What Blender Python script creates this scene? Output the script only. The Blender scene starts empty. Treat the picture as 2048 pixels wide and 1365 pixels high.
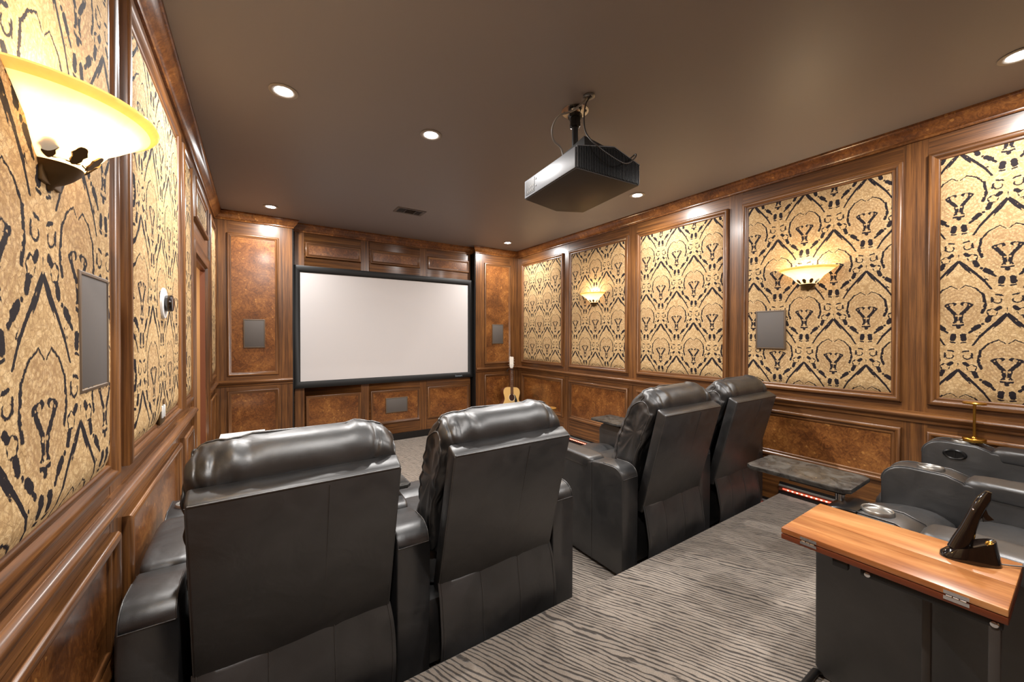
import bpy, bmesh, math, random
from mathutils import Vector, Matrix, noise
random.seed(7)
PI = math.pi
SC = bpy.context.scene
COL = SC.collection

# ------------------------------------------------------------------ camera, exposure, world
CZ = 1.58                                   # eye height above the lower floor
cam_d = bpy.data.cameras.new('camera')
cam = bpy.data.objects.new('camera', cam_d)
COL.objects.link(cam)
cam_d.sensor_width = 36.0
cam_d.lens = 36.0 * 771.14 / 2048
cam_d.shift_y = -7.04 / 2048
cam_d.clip_start = 0.02
cam.location = (0, 0, CZ)
cam.rotation_euler = (PI / 2 - 0.0058, 0, -0.5851)
SC.camera = cam
SC.view_settings.view_transform = 'Standard'
SC.view_settings.look = 'None'
SC.view_settings.gamma = 1
SC.view_settings.use_curve_mapping = False
SC.view_settings.exposure = 0.0
w = bpy.data.worlds.new('world')
SC.world = w
w.use_nodes = True
w.node_tree.nodes['Background'].inputs[0].default_value = (0.02, 0.018, 0.016, 1)
w.node_tree.nodes['Background'].inputs[1].default_value = 0.3

XL, XR, YC, YS, YB, H = -0.4125, 3.886, 5.675, 5.875, -1.15, 3.05
RISER = 0.18
RISER_Y = 1.54
DOWNLIGHTS = [(.14, 5.2), (3.33, 5.15), (.14, 2.7), (1.07, 2.69), (2.2, 2.68), (3.33, 2.65),
              (.14, .2), (2.1, .1), (3.34, .22)]
DL_POWER = 41.0
SCONCE_POWER = 13.0

# ------------------------------------------------------------------ node helpers
def new_mat(name):
    m = bpy.data.materials.new(name)
    m.use_nodes = True
    nt = m.node_tree
    return m, nt, nt.nodes['Principled BSDF']

def setp(b, **k):
    for n, v in k.items():
        n = n.replace('_', ' ')
        if n in b.inputs:
            b.inputs[n].default_value = v

def rgb(r, g, b):
    f = lambda c: (c / 255 / 12.92) if c / 255 <= .04045 else ((c / 255 + .055) / 1.055) ** 2.4
    return (f(r), f(g), f(b), 1)

def plain(name, col, rough=.5, metal=0, **k):
    m, nt, b = new_mat(name)
    setp(b, Base_Color=col, Roughness=rough, Metallic=metal, **k)
    return m

class E:
    """tiny expression helper that writes Math nodes"""
    def __init__(s, nt, v): s.nt, s.v = nt, v
    def _n(s, op, *a):
        n = s.nt.nodes.new('ShaderNodeMath'); n.operation = op
        for i, x in enumerate(a):
            if isinstance(x, E): x = x.v
            if isinstance(x, (int, float)): n.inputs[i].default_value = x
            else: s.nt.links.new(x, n.inputs[i])
        return E(s.nt, n.outputs[0])
    def __add__(s, o): return s._n('ADD', s, o)
    __radd__ = __add__
    def __sub__(s, o): return s._n('SUBTRACT', s, o)
    def __rsub__(s, o): return s._n('SUBTRACT', o, s)
    def __mul__(s, o): return s._n('MULTIPLY', s, o)
    __rmul__ = __mul__
    def __truediv__(s, o): return s._n('DIVIDE', s, o)
    def abs(s): return s._n('ABSOLUTE', s)
    def sqrt(s): return s._n('SQRT', s)
    def sin(s): return s._n('SINE', s)
    def min(s, o): return s._n('MINIMUM', s, o)
    def max(s, o): return s._n('MAXIMUM', s, o)
    def fmod(s, o): return s._n('FLOORED_MODULO', s, o)
    def mad(s, a, b): return s._n('MULTIPLY_ADD', s, a, b)
    def gt(s, o): return s._n('GREATER_THAN', s, o)
    def clamp(s):
        r = s._n('ADD', s, 0.0); r.v.node.use_clamp = True; return r
    def inv(s): return 1 - s

def coords(nt, kind='Object', scale=(1, 1, 1), rot=(0, 0, 0)):
    tc = nt.nodes.new('ShaderNodeTexCoord')
    mp = nt.nodes.new('ShaderNodeMapping')
    mp.inputs['Scale'].default_value = scale
    mp.inputs['Rotation'].default_value = rot
    nt.links.new(tc.outputs[kind], mp.inputs['Vector'])
    return mp.outputs['Vector']

def tex_noise(nt, vec, scale, detail=4, rough=.55, dist=0):
    n = nt.nodes.new('ShaderNodeTexNoise')
    n.inputs['Scale'].default_value = scale
    n.inputs['Detail'].default_value = detail
    n.inputs['Roughness'].default_value = rough
    n.inputs['Distortion'].default_value = dist
    nt.links.new(vec, n.inputs['Vector'])
    return n

def ramp(nt, fac, stops):
    r = nt.nodes.new('ShaderNodeValToRGB')
    el = r.color_ramp.elements
    while len(el) < len(stops): el.new(.5)
    for e, (p, c) in zip(el, stops):
        e.position = p; e.color = c
    nt.links.new(fac, r.inputs['Fac'])
    return r.outputs['Color']

def bump(nt, b, h, strength, dist=.002):
    n = nt.nodes.new('ShaderNodeBump')
    n.inputs['Strength'].default_value = strength
    n.inputs['Distance'].default_value = dist
    nt.links.new(h, n.inputs['Height'])
    nt.links.new(n.outputs['Normal'], b.inputs['Normal'])
    return n

def mixc(nt, fac, a, b, mode='MIX'):
    n = nt.nodes.new('ShaderNodeMix'); n.data_type = 'RGBA'; n.blend_type = mode
    for i, x in ((0, fac), (6, a), (7, b)):
        if isinstance(x, E): x = x.v
        if isinstance(x, (tuple, float, int)): n.inputs[i].default_value = x
        else: nt.links.new(x, n.inputs[i])
    return n.outputs[2]

# ------------------------------------------------------------------ materials
def wood(name, axis, dark=(52, 32, 17), mid=(100, 63, 33), light=(144, 96, 50)):
    m, nt, b = new_mat(name)
    s = [42, 42, 42]; s['XYZ'.index(axis)] = 1.0
    v = coords(nt, 'Object', s)
    n1 = tex_noise(nt, v, 1.0, 6, .62, .35)
    s2 = [210, 210, 210]; s2['XYZ'.index(axis)] = 5
    n2 = tex_noise(nt, coords(nt, 'Object', s2), 1.0, 3, .6)
    n3 = tex_noise(nt, coords(nt, 'Object'), 1.7, 2)
    f = (E(nt, n1.outputs['Fac']) * .62 + E(nt, n2.outputs['Fac']) * .3 + E(nt, n3.outputs['Fac']) * .2)
    c = ramp(nt, f.v, [(.40, rgb(*dark)), (.55, rgb(*mid)), (.72, rgb(*light))])
    nt.links.new(c, b.inputs['Base Color'])
    setp(b, Roughness=.34, Coat_Weight=.28, Coat_Roughness=.2)
    bump(nt, b, f.v, .25, .001)
    return m
W = {a: wood('walnut_' + a.lower(), a) for a in 'XYZ'}

def burl():
    m, nt, b = new_mat('burl_veneer')
    v = coords(nt, 'Object')
    n0 = tex_noise(nt, v, 3.2, 3, .6, 1.2)
    n1 = tex_noise(nt, v, 16, 8, .68, 3.0)
    n2 = tex_noise(nt, v, 70, 3, .6, 1.5)
    vo = nt.nodes.new('ShaderNodeTexVoronoi'); vo.inputs['Scale'].default_value = 17
    nt.links.new(v, vo.inputs['Vector'])
    f = E(nt, n0.outputs['Fac']) * .45 + E(nt, n1.outputs['Fac']) * .5 + E(nt, n2.outputs['Fac']) * .2
    c = ramp(nt, f.v, [(.38, rgb(52, 28, 14)), (.54, rgb(106, 62, 29)), (.66, rgb(144, 92, 45)), (.8, rgb(188, 136, 76))])
    eye = (.16 - E(nt, vo.outputs['Distance'])).gt(0) * (E(nt, n0.outputs['Fac']).gt(.52))
    c = mixc(nt, eye * .45, c, rgb(206, 148, 80))
    nt.links.new(c, b.inputs['Base Color'])
    setp(b, Roughness=.30, Coat_Weight=.3, Coat_Roughness=.15)
    return m
BURL = burl()

def damask():
    m, nt, b = new_mat('damask_tapestry')
    uv = nt.nodes.new('ShaderNodeUVMap'); uv.uv_map = 'UVMap'
    nz = tex_noise(nt, uv.outputs['UV'], 85, 3, .6)
    sp = nt.nodes.new('ShaderNodeSeparateXYZ'); nt.links.new(uv.outputs['UV'], sp.inputs[0])
    sn = nt.nodes.new('ShaderNodeSeparateColor'); nt.links.new(nz.outputs['Color'], sn.inputs[0])
    P, V = .38, .647
    X = E(nt, sp.outputs[0]) / 1.05
    Y = E(nt, sp.outputs[1]) / 1.105
    # mirror-symmetric wobble is added after folding
    wy = (E(nt, sn.outputs[1]) - .5) * .013
    xA = ((X + P / 2).fmod(P) - P / 2).abs()
    yA = (Y + V / 2).fmod(V) - V / 2
    yB = Y.fmod(V) - V / 2
    fc = nt.nodes.new('ShaderNodeFloatCurve')
    cv = fc.mapping.curves[0]
    half = [(.0065, .19), (.090, .18), (.14, .145), (.19, .122), (.235, .088), (.272, .05)]
    pts = sorted([(y_, b_) for y_, b_ in half] + [(y_ - V / 2, .19 - b_) for y_, b_ in half])
    pts = [(-V / 2, .0)] + pts + [(V / 2, .0)]
    while len(cv.points) < len(pts): cv.points.new(.5, .5)
    for q, (y_, b_) in zip(cv.points, pts): q.location = (y_ / V + .5, b_ / .19); q.handle_type = 'VECTOR'
    fc.mapping.update()
    nt.links.new((yA / V + .5).v, fc.inputs['Value'])
    inA = (E(nt, fc.outputs[0]) * .19 - xA).gt(0)
    xr = xA * inA + (P / 2 - xA) * (1 - inA)
    yr = yA * inA + yB * (1 - inA)
    x = xr + (E(nt, sn.outputs[0]) - .5) * .013
    y = yr + (E(nt, sn.outputs[1]) - .5) * .013
    def circ(x, y, cx, cy, r):
        dx, dy = x - cx, y - cy
        return (dx * dx + dy * dy).sqrt() - r
    def seg(x, y, a, c, r):
        dx, dy = c[0] - a[0], c[1] - a[1]; L = dx * dx + dy * dy
        px, py = x - a[0], y - a[1]
        t = (px * (dx / L) + py * (dy / L)).clamp()
        qx, qy = px - t * dx, py - t * dy
        return (qx * qx + qy * qy).sqrt() - r
    def flower(xr, yr, cx, cy, r):
        dx, dy = xr - cx, yr - cy
        an = dx._n('ARCTAN2', dy, dx)
        return (dx * dx + dy * dy).sqrt() - (an * 5).sin() * (r * .16) - r
    def motif():
        wv = (xr * 300 + yr * 200).sin() * .0042
        k = seg(x, y, (.050, .052), (.019, .060), .0105)
        k = k.min(seg(x, y, (.048, .048), (.013, -.002), .0085))
        k = k.min(seg(x, y, (.013, -.002), (.008, -.045), .0085))
        k = k.min(seg(x, y, (.000, -.070), (.021, -.066), .0048)).min(circ(x, y, .000, -.078, .010)).min(seg(x, y, (.008, -.040), (.019, -.052), .004))
        k = k.max(0 - circ(x, y, .029, .055, .0092)).max(0 - circ(x, y, .012, .027, .0095)).max(0 - circ(x, y, .009, -.010, .0058)).max(0 - circ(x, y, .0, -.046, .0078)).max(0 - circ(x, y, .046, .050, .0032))
        pts = [(.006, .150), (.030, .170), (.068, .150), (.100, .108), (.108, .045), (.096, .004)]
        o = None
        for i in range(5):
            q = seg(x, y, pts[i], pts[i + 1], (.0020, .0026, .0040, .0062, .0070)[i])
            o = q if o is None else o.min(q)
        o = o.max(0 - circ(x, y, .098, .060, .0060)).max(0 - circ(x, y, .096, .030, .0055))
        a = seg(x, y, (.006, .316), (.030, .272), .0085).min(seg(x, y, (.030, .272), (.070, .232), .0085)).min(seg(x, y, (.070, .232), (.107, .188), .0075)).min(seg(x, y, (.107, .188), (.126, .138), .0050)) + wv
        bl = seg(x, y, (.020, -.128), (.023, -.150), .0125).min(seg(x, y, (.064, -.090), (.082, -.074), .0120)).min(seg(x, y, (.046, -.112), (.056, -.102), .006))
        bl = bl.min(seg(x, y, (.116, -.044), (.124, -.022), .0110)).min(seg(x, y, (.152, .020), (.162, .030), .0095)).min(seg(x, y, (.030, -.168), (.014, -.172), .0042))
        bl = bl.min(circ(x, y, .098, -.062, .006))
        fl = circ(x, y, .134, .004, .0220).max(0 - flower(xr, yr, .135, .003, .0175))
        cf = circ(x, y, .153, .071, .0190).max(0 - circ(x, y, .153, .072, .0140)).max(y - .080)
        cf = cf.min(seg(x, y, (.174, .0985), (.148, .1045), .0044)).min(seg(x, y, (0, -.312), (0, -.298), .0055)).min(seg(x, y, (.132, .064), (.134, .088), .004))
        fo = flower(xr, yr, .060, -.128, .024).abs().min(flower(xr, yr, .103, -.034, .019).abs()) - .0005
        return k.min(o).min(a).min(bl).min(fl).min(cf), fo
    d, f_ = motif()
    fo = (1 - f_ * 500).clamp()
    black = (.0008 - d) * 700
    black = black.clamp()
    # contour lines, radiating from the heart of each cell
    r = circ(x, y * .75, 0, .03, 0)
    line = ((r * 430).sin() * .5 + .5) * ((.105 - r) * 60).clamp()
    veins = tex_noise(nt, uv.outputs['UV'], 26, 3, .6, 2.5)
    cmb = nt.nodes.new('ShaderNodeCombineXYZ'); nt.links.new(x.v, cmb.inputs[0]); nt.links.new(y.v, cmb.inputs[1])
    nz_warp = cmb.outputs[0]
    vf = 1 - (((E(nt, veins.outputs['Fac']) * 9).fmod(1.0) - .5).abs() * 9).clamp()
    fine = tex_noise(nt, uv.outputs['UV'], 420, 2, .7)
    gold = ramp(nt, E(nt, veins.outputs['Fac']).v, [(.35, rgb(176, 144, 102)), (.5, rgb(208, 176, 128)), (.66, rgb(228, 200, 154))])
    gold = mixc(nt, line * .38, gold, rgb(142, 106, 82))
    gold = mixc(nt, vf * .6, gold, rgb(140, 102, 62))
    gold = mixc(nt, fo * .55, gold, rgb(112, 80, 50))
    halo = (1 - (d - .004).abs() * 420).clamp()
    gold = mixc(nt, halo * .35, gold, rgb(228, 200, 150))
    gold = mixc(nt, E(nt, fine.outputs['Fac']) * .2, gold, rgb(120, 90, 55))
    vo = nt.nodes.new('ShaderNodeTexVoronoi'); vo.feature = 'DISTANCE_TO_EDGE'; vo.inputs['Scale'].default_value = 62
    nt.links.new(nz_warp, vo.inputs['Vector'])
    leafl = ((.10 - E(nt, vo.outputs['Distance'])) * 16).clamp() * ((E(nt, veins.outputs['Fac']) - .36) * 8).clamp()
    gold = mixc(nt, leafl * .42, gold, rgb(126, 90, 58))
    c = mixc(nt, black, gold, rgb(40, 35, 38))
    nt.links.new(c, b.inputs['Base Color'])
    setp(b, Roughness=.8, Specular_IOR_Level=.12)
    hgt = E(nt, fine.outputs['Fac']) * .4 + (1 - black) + vf * (-.35)
    bump(nt, b, hgt.v, .5, .002)
    return m
DAMASK = damask()

def leather(name, base=(31, 31, 32), rough=.43):
    m, nt, b = new_mat(name)
    v = coords(nt, 'Object')
    grain = tex_noise(nt, v, 420, 2, .6)
    soft = tex_noise(nt, v, 7, 3, .5, .8)
    c = ramp(nt, soft.outputs['Fac'], [(.3, rgb(base[0] - 5, base[1] - 5, base[2] - 5)), (.7, rgb(base[0] + 9, base[1] + 8, base[2] + 7))])
    nt.links.new(c, b.inputs['Base Color'])
    r = E(nt, soft.outputs['Fac']) * .18 + (rough - .09)
    nt.links.new(r.v, b.inputs['Roughness'])
    setp(b, Specular_IOR_Level=.8, Coat_Weight=.45, Coat_Roughness=.42, Coat_IOR=1.6)
    cre = tex_noise(nt, v, 3.2, 2, .5, 1.2)
    h = E(nt, grain.outputs['Fac']) * .10 + E(nt, soft.outputs['Fac']) * 2.0 + E(nt, cre.outputs['Fac']) * 3.2
    bump(nt, b, h.v, .34, .006)
    return m
LEATHER = leather('black_leather')
STITCH = leather('leather_piping', (44, 42, 41), .4)

def carpet():
    m, nt, b = new_mat('ribbed_carpet')
    tc = nt.nodes.new('ShaderNodeTexCoord')
    mp = nt.nodes.new('ShaderNodeMapping'); mp.inputs['Rotation'].default_value = (0, 0, math.radians(-26))
    nt.links.new(tc.outputs['Object'], mp.inputs['Vector'])
    sp = nt.nodes.new('ShaderNodeSeparateXYZ'); nt.links.new(mp.outputs[0], sp.inputs[0])
    st = nt.nodes.new('ShaderNodeMapping'); st.inputs['Scale'].default_value = (1, .28, 1)
    nt.links.new(mp.outputs[0], st.inputs['Vector'])
    wob = tex_noise(nt, st.outputs[0], 7, 4, .55)
    x = E(nt, sp.outputs[0]) + (E(nt, wob.outputs['Fac']) - .5) * .11
    saw = ((x * 46).fmod(1.0) - .5).abs() * 2
    brk = tex_noise(nt, st.outputs[0], 36, 3, .6)
    fuzz = tex_noise(nt, tc.outputs['Object'], 260, 2, .7)
    wide = E(nt, brk.outputs['Fac']) * .95 - .05
    ln = ((wide - saw) * 5).clamp()
    c = mixc(nt, fuzz.outputs['Fac'], rgb(108, 98, 88), rgb(178, 165, 151))
    c = mixc(nt, ln * .88, c, rgb(44, 38, 35))
    nt.links.new(c, b.inputs['Base Color'])
    setp(b, Roughness=.95, Specular_IOR_Level=.1, Sheen_Weight=.2)
    h = E(nt, fuzz.outputs['Fac']) * .7 - ln * .8
    bump(nt, b, h.v, .8, .006)
    return m
CARPET = carpet()

def ceiling_paint():
    m, nt, b = new_mat('taupe_ceiling_paint')
    n = tex_noise(nt, coords(nt, 'Object'), 90, 3, .6)
    setp(b, Base_Color=rgb(133, 126, 127), Roughness=.5, Specular_IOR_Level=.4)
    bump(nt, b, n.outputs['Fac'], .12, .002)
    return m
CEIL = ceiling_paint()

def table_wood():
    m, nt, b = new_mat('orange_table_wood')
    n1 = tex_noise(nt, coords(nt, 'Object', (14, 1.6, 14)), 1.2, 5, .6, .5)
    n2 = tex_noise(nt, coords(nt, 'Object', (120, 6, 120)), 1.0, 3, .6)
    f = E(nt, n1.outputs['Fac']) * .75 + E(nt, n2.outputs['Fac']) * .25
    c = ramp(nt, f.v, [(.36, rgb(136, 78, 40)), (.52, rgb(176, 114, 64)), (.68, rgb(204, 148, 94))])
    nt.links.new(c, b.inputs['Base Color'])
    setp(b, Roughness=.32, Coat_Weight=.2, Coat_Roughness=.2)
    return m
TWOOD = table_wood()

def scuffed_black():
    m, nt, b = new_mat('scuffed_black_laminate')
    n = tex_noise(nt, coords(nt, 'Object'), 12, 6, .7, 1.5)
    c = ramp(nt, n.outputs['Fac'], [(.42, rgb(38, 37, 36)), (.62, rgb(74, 72, 68))])
    nt.links.new(c, b.inputs['Base Color'])
    r = E(nt, n.outputs['Fac']) * .5 + .08
    nt.links.new(r.v, b.inputs['Roughness'])
    return m
TRAY = scuffed_black()

def alabaster(name, tint):
    m, nt, b = new_mat(name)
    nt.nodes.remove(b)
    out = nt.nodes['Material Output']
    n = tex_noise(nt, coords(nt, 'Object'), 7, 4, .6, 2)
    c = ramp(nt, n.outputs['Fac'], [(.3, tint[0]), (.7, tint[1])])
    tr = nt.nodes.new('ShaderNodeBsdfTranslucent'); df = nt.nodes.new('ShaderNodeBsdfDiffuse')
    gl = nt.nodes.new('ShaderNodeBsdfGlossy'); gl.inputs['Roughness'].default_value = .15
    nt.links.new(c, tr.inputs[0]); nt.links.new(c, df.inputs[0])
    m1 = nt.nodes.new('ShaderNodeMixShader'); m1.inputs[0].default_value = .4
    nt.links.new(tr.outputs[0], m1.inputs[1]); nt.links.new(df.outputs[0], m1.inputs[2])
    m2 = nt.nodes.new('ShaderNodeMixShader'); m2.inputs[0].default_value = .04
    nt.links.new(m1.outputs[0], m2.inputs[1]); nt.links.new(gl.outputs[0], m2.inputs[2])
    em = nt.nodes.new('ShaderNodeEmission'); em.inputs['Strength'].default_value = .25
    em.inputs['Color'].default_value = tint[1]
    ad = nt.nodes.new('ShaderNodeAddShader')
    nt.links.new(m2.outputs[0], ad.inputs[0]); nt.links.new(em.outputs[0], ad.inputs[1])
    nt.links.new(ad.outputs[0], out.inputs[0])
    return m
ALAB = alabaster('alabaster_glass', ((.97, .84, .60, 1), (.99, .92, .76, 1)))
AMBER = alabaster('amber_glass_rim', ((.85, .56, .18, 1), (.92, .66, .28, 1)))

def emit(name, col, s):
    m, nt, b = new_mat(name)
    setp(b, Base_Color=col, Emission_Color=col, Emission_Strength=s)
    return m

BRASSY = plain('brushed_brass', rgb(214, 160, 70), .3, 1)
BRONZE = plain('antique_bronze', rgb(96, 74, 44), .45, .7)
SPKGREY = plain('speaker_grille_grey', rgb(92, 86, 82), .7)
SPKRIM = plain('speaker_rim_brown', rgb(96, 78, 60), .5)
BLACKP = plain('black_plastic', rgb(20, 19, 19), .28)
BLACKM = plain('black_metal', rgb(34, 33, 33), .38, .3)
VELVET = plain('black_velvet', rgb(12, 12, 13), .55)
STEEL = plain('brushed_steel', rgb(150, 147, 142), .36, .9)
SCREEN = plain('screen_white', rgb(212, 208, 207), .85)
WHITE = plain('white_plastic', rgb(235, 235, 233), .4)
SILVER = plain('projector_silver', rgb(112, 115, 120), .42, .1)
DGREY = plain('projector_dark', rgb(52, 48, 47), .5)
TAN = plain('hall_paint', rgb(214, 176, 128), .8)
DOORW = plain('red_brown_door_wood', rgb(112, 66, 44), .4)
GUIT = plain('spruce_top', rgb(232, 190, 120), .25, Coat_Weight=.5)
GSIDE = plain('mahogany_side', rgb(96, 52, 28), .3)
GLAREW = plain('rosewood_with_glare', rgb(112, 82, 64), .35)  # rosewood colour lightened to paint in the glare of frets and strings
PICK = plain('pickguard', rgb(40, 46, 48), .2)
CHROME = plain('chrome', rgb(220, 220, 222), .12, 1)
GLOSSB = plain('gloss_black', rgb(24, 18, 16), .1, Coat_Weight=.6)
LEDW = emit('led_warm', (1, .42, .26, 1), 5)
LEDGLOW = emit('led_rope_glow', (.85, .16, .09, 1), .9)
LEDBASE = plain('led_channel', rgb(120, 62, 44), .5)
BASEBLK = plain('black_base', rgb(24, 22, 22), .35)
BASEWHT = plain('channel_aluminium', rgb(170, 166, 160), .3, .6)
LAMPE = emit('downlight_lamp', (1, .965, .93, 1), 60)
TRIM = plain('downlight_trim', rgb(150, 142, 134), .4)
CABLEG = plain('grey_cable', rgb(120, 116, 112), .45)
CABLED = plain('dark_cable', rgb(44, 40, 38), .45)
WHITECARD = plain('white_laminate', rgb(238, 240, 242), .5)
BADGE = plain('badge_silver', rgb(170, 190, 205), .3, .4)

# ------------------------------------------------------------------ mesh helpers
class MB:
    def __init__(s): s.bm = bmesh.new(); s.uv = s.bm.loops.layers.uv.new('UVMap')
    def face(s, vs, mat=0):
        try:
            f = s.bm.faces.new(vs); f.material_index = mat; f.smooth = True; return f
        except ValueError: return None
    def verts(s, pts): return [s.bm.verts.new(p) for p in pts]
    def box(s, x0, x1, y0, y1, z0, z1, mat=0, bev=0, seg=2, M=None):
        before = set(s.bm.faces)
        v = s.verts([(x, y, z) for z in (z0, z1) for y in (y0, y1) for x in (x0, x1)])
        fs = [s.face([v[i] for i in q], mat) for q in
              ((0, 2, 3, 1), (4, 5, 7, 6), (0, 1, 5, 4), (2, 6, 7, 3), (0, 4, 6, 2), (1, 3, 7, 5))]
        if bev:
            ed = {e for f in fs for e in f.edges}
            bmesh.ops.bevel(s.bm, geom=list(ed), offset=bev, segments=seg, profile=.5, affect='EDGES', clamp_overlap=True)
        if M is not None:
            nf = [f for f in s.bm.faces if f not in before]
            for q in {q for f in nf for q in f.verts}: q.co = M @ q.co
        return s
    def prism(s, poly, axis, a, b, mat=0, bev=0, seg=2, M=None):
        """poly of 2D points in the two other axes (cyclic order kept), extruded on axis from a to b"""
        before = set(s.bm.faces)
        def p3(p, t):
            return {'X': (t, p[0], p[1]), 'Y': (p[0], t, p[1]), 'Z': (p[0], p[1], t)}[axis]
        A = s.verts([p3(p, a) for p in poly]); B = s.verts([p3(p, b) for p in poly])
        n = len(poly)
        s.face(A[::-1], mat); s.face(B, mat)
        for i in range(n): s.face([A[i], A[(i + 1) % n], B[(i + 1) % n], B[i]], mat)
        nf = [f for f in s.bm.faces if f not in before]
        bmesh.ops.recalc_face_normals(s.bm, faces=nf)
        if bev:
            caps = [nf[0], nf[1]]
            ed = {e for f in caps for e in f.edges}
            bmesh.ops.bevel(s.bm, geom=list(ed), offset=bev, segments=seg, profile=.5, affect='EDGES', clamp_overlap=True)
        if M is not None:
            nf = [f for f in s.bm.faces if f not in before]
            for q in {q for f in nf for q in f.verts}: q.co = M @ q.co
        return s
    def tube(s, pts, r, seg=10, mat=0, closed=False, caps=True):
        pts = [Vector(p) for p in pts]; n = len(pts)
        rs = r if isinstance(r, (list, tuple)) else [r] * n
        rings = []; up = None
        for i, p in enumerate(pts):
            a = pts[(i - 1) % n] if (closed or i > 0) else p
            c = pts[(i + 1) % n] if (closed or i < n - 1) else p
            t = (c - a).normalized()
            if up is None:
                up = t.orthogonal().normalized()
            else:
                up = (up - t * up.dot(t))
                up = up.normalized() if up.length > 1e-6 else t.orthogonal().normalized()
            bn = t.cross(up)
            rings.append(s.verts([p + (up * math.cos(2 * PI * k / seg) + bn * math.sin(2 * PI * k / seg)) * rs[i] for k in range(seg)]))
        m = n if closed else n - 1
        for i in range(m):
            A, B = rings[i], rings[(i + 1) % n]
            for k in range(seg): s.face([A[k], A[(k + 1) % seg], B[(k + 1) % seg], B[k]], mat)
        if caps and not closed:
            s.face(rings[0][::-1], mat); s.face(rings[-1], mat)
        return s
    def lathe(s, prof, c=(0, 0, 0), a0=0, a1=2 * PI, seg=32, mat=0, M=None):
        """prof: (r, z) list, revolved about z through c"""
        full = abs(a1 - a0 - 2 * PI) < 1e-6
        n = seg if full else seg + 1
        rings = []
        for k in range(n):
            a = a0 + (a1 - a0) * k / seg
            rings.append([Vector((c[0] + r * math.cos(a), c[1] + r * math.sin(a), c[2] + z)) for r, z in prof])
        vs = [s.verts([(M @ p if M else p) for p in R]) for R in rings]
        m = n if full else n - 1
        for k in range(m):
            A, B = vs[k], vs[(k + 1) % n]
            for i in range(len(prof) - 1): s.face([A[i], B[i], B[i + 1], A[i + 1]], mat)
        return s
    def grid(s, fn, nu, nv, mat=0, uvfn=None, closeu=False):
        V = [[s.bm.verts.new(fn(i / (nu if closeu else nu - 1), j / (nv - 1))) for j in range(nv)] for i in range(nu)]
        for i in range(nu if closeu else nu - 1):
            for j in range(nv - 1):
                q = (V[i][j], V[(i + 1) % nu][j], V[(i + 1) % nu][j + 1], V[i][j + 1])
                f = s.face(q, mat)
                if uvfn and f:
                    for l in f.loops: l[s.uv].uv = uvfn(l.vert.co)
        return s
    def build(s, name, mats, parent=None, sharp=38, weld=True):
        if weld: bmesh.ops.remove_doubles(s.bm, verts=s.bm.verts, dist=1e-6)
        bmesh.ops.recalc_face_normals(s.bm, faces=s.bm.faces)
        lim = math.radians(sharp)
        for e in s.bm.edges:
            if len(e.link_faces) == 2 and e.calc_face_angle(0) > lim: e.smooth = False
        me = bpy.data.meshes.new(name)
        s.bm.to_mesh(me); s.bm.free()
        for m in (mats if isinstance(mats, (list, tuple)) else [mats]): me.materials.append(m)
        o = bpy.data.objects.new(name, me); COL.objects.link(o)
        if parent: o.parent = parent
        return o

def structure(o): o['kind'] = 'structure'; return o
def tag(o, label, cat, group=None):
    o['label'] = label; o['category'] = cat
    if group: o['group'] = group
    return o
def thing(name, label, cat, loc=(0, 0, 0), rz=0, group=None):
    o = bpy.data.objects.new(name, None); COL.objects.link(o)
    o.location = loc; o.rotation_euler = (0, 0, rz); o.empty_display_size = .1
    return tag(o, label, cat, group)
def copy_tree(o, parent=None):
    c = o.copy(); COL.objects.link(c)
    if parent is not None: c.parent = parent
    for ch in list(o.children): copy_tree(ch, c)
    return c

# plane helpers: a wall maps (s, z, h) -> world; h is how far it stands off the wall into the room
def PR(s, z, h): return (XR - h, s, z)
def PL(s, z, h): return (XL + h, s, z)
def PC(s, z, h): return (s, YC - h, z)
def PS(s, z, h): return (s, YS - h, z)

FRAME = [(0, 0), (0, .020), (.006, .028), (.015, .031), (.025, .028), (.033, .018), (.038, .013), (.044, .015), (.050, .015), (.056, .010), (.060, .0)]
FRAMES = [(0, 0), (0, .014), (.005, .020), (.012, .022), (.020, .018), (.027, .010), (.032, .010), (.038, .008), (.042, 0)]
def frame_mb(mb, pl, s0, s1, z0, z1, prof=FRAME, mh=0, mv=1):
    """mitred moulding; material mh on the horizontal runs, mv on the upright ones"""
    R = []
    for wv, h in prof:
        R.append(mb.verts([pl(s0 + wv, z0 + wv, h), pl(s1 - wv, z0 + wv, h), pl(s1 - wv, z1 - wv, h), pl(s0 + wv, z1 - wv, h)]))
    for i in range(len(prof) - 1):
        for k in range(4):
            mb.face([R[i][k], R[i][(k + 1) % 4], R[i + 1][(k + 1) % 4], R[i + 1][k]], mh if k % 2 == 0 else mv)
def run_mb(mb, pl, s0, s1, prof, mat=0, e0=0, e1=0):
    """profile of (h, z) swept along s; e0/e1 = 1 mitres that end outward by h, -1 inward"""
    A = mb.verts([pl(s0 - e0 * h, z, h) for h, z in prof]); B = mb.verts([pl(s1 + e1 * h, z, h) for h, z in prof])
    for i in range(len(prof) - 1): mb.face([A[i], B[i], B[i + 1], A[i + 1]], mat)
    mb.face(A, mat); mb.face(B[::-1], mat)
def board(mb, pl, s0, s1, z0, z1, h0, h1, mat=0, bev=0):
    a, b = pl(s0, z0, h0), pl(s1, z1, h1)
    x0, x1 = sorted((a[0], b[0])); y0, y1 = sorted((a[1], b[1])); zz0, zz1 = sorted((a[2], b[2]))
    mb.box(x0, x1, y0, y1, zz0, zz1, mat, bev)

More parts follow.
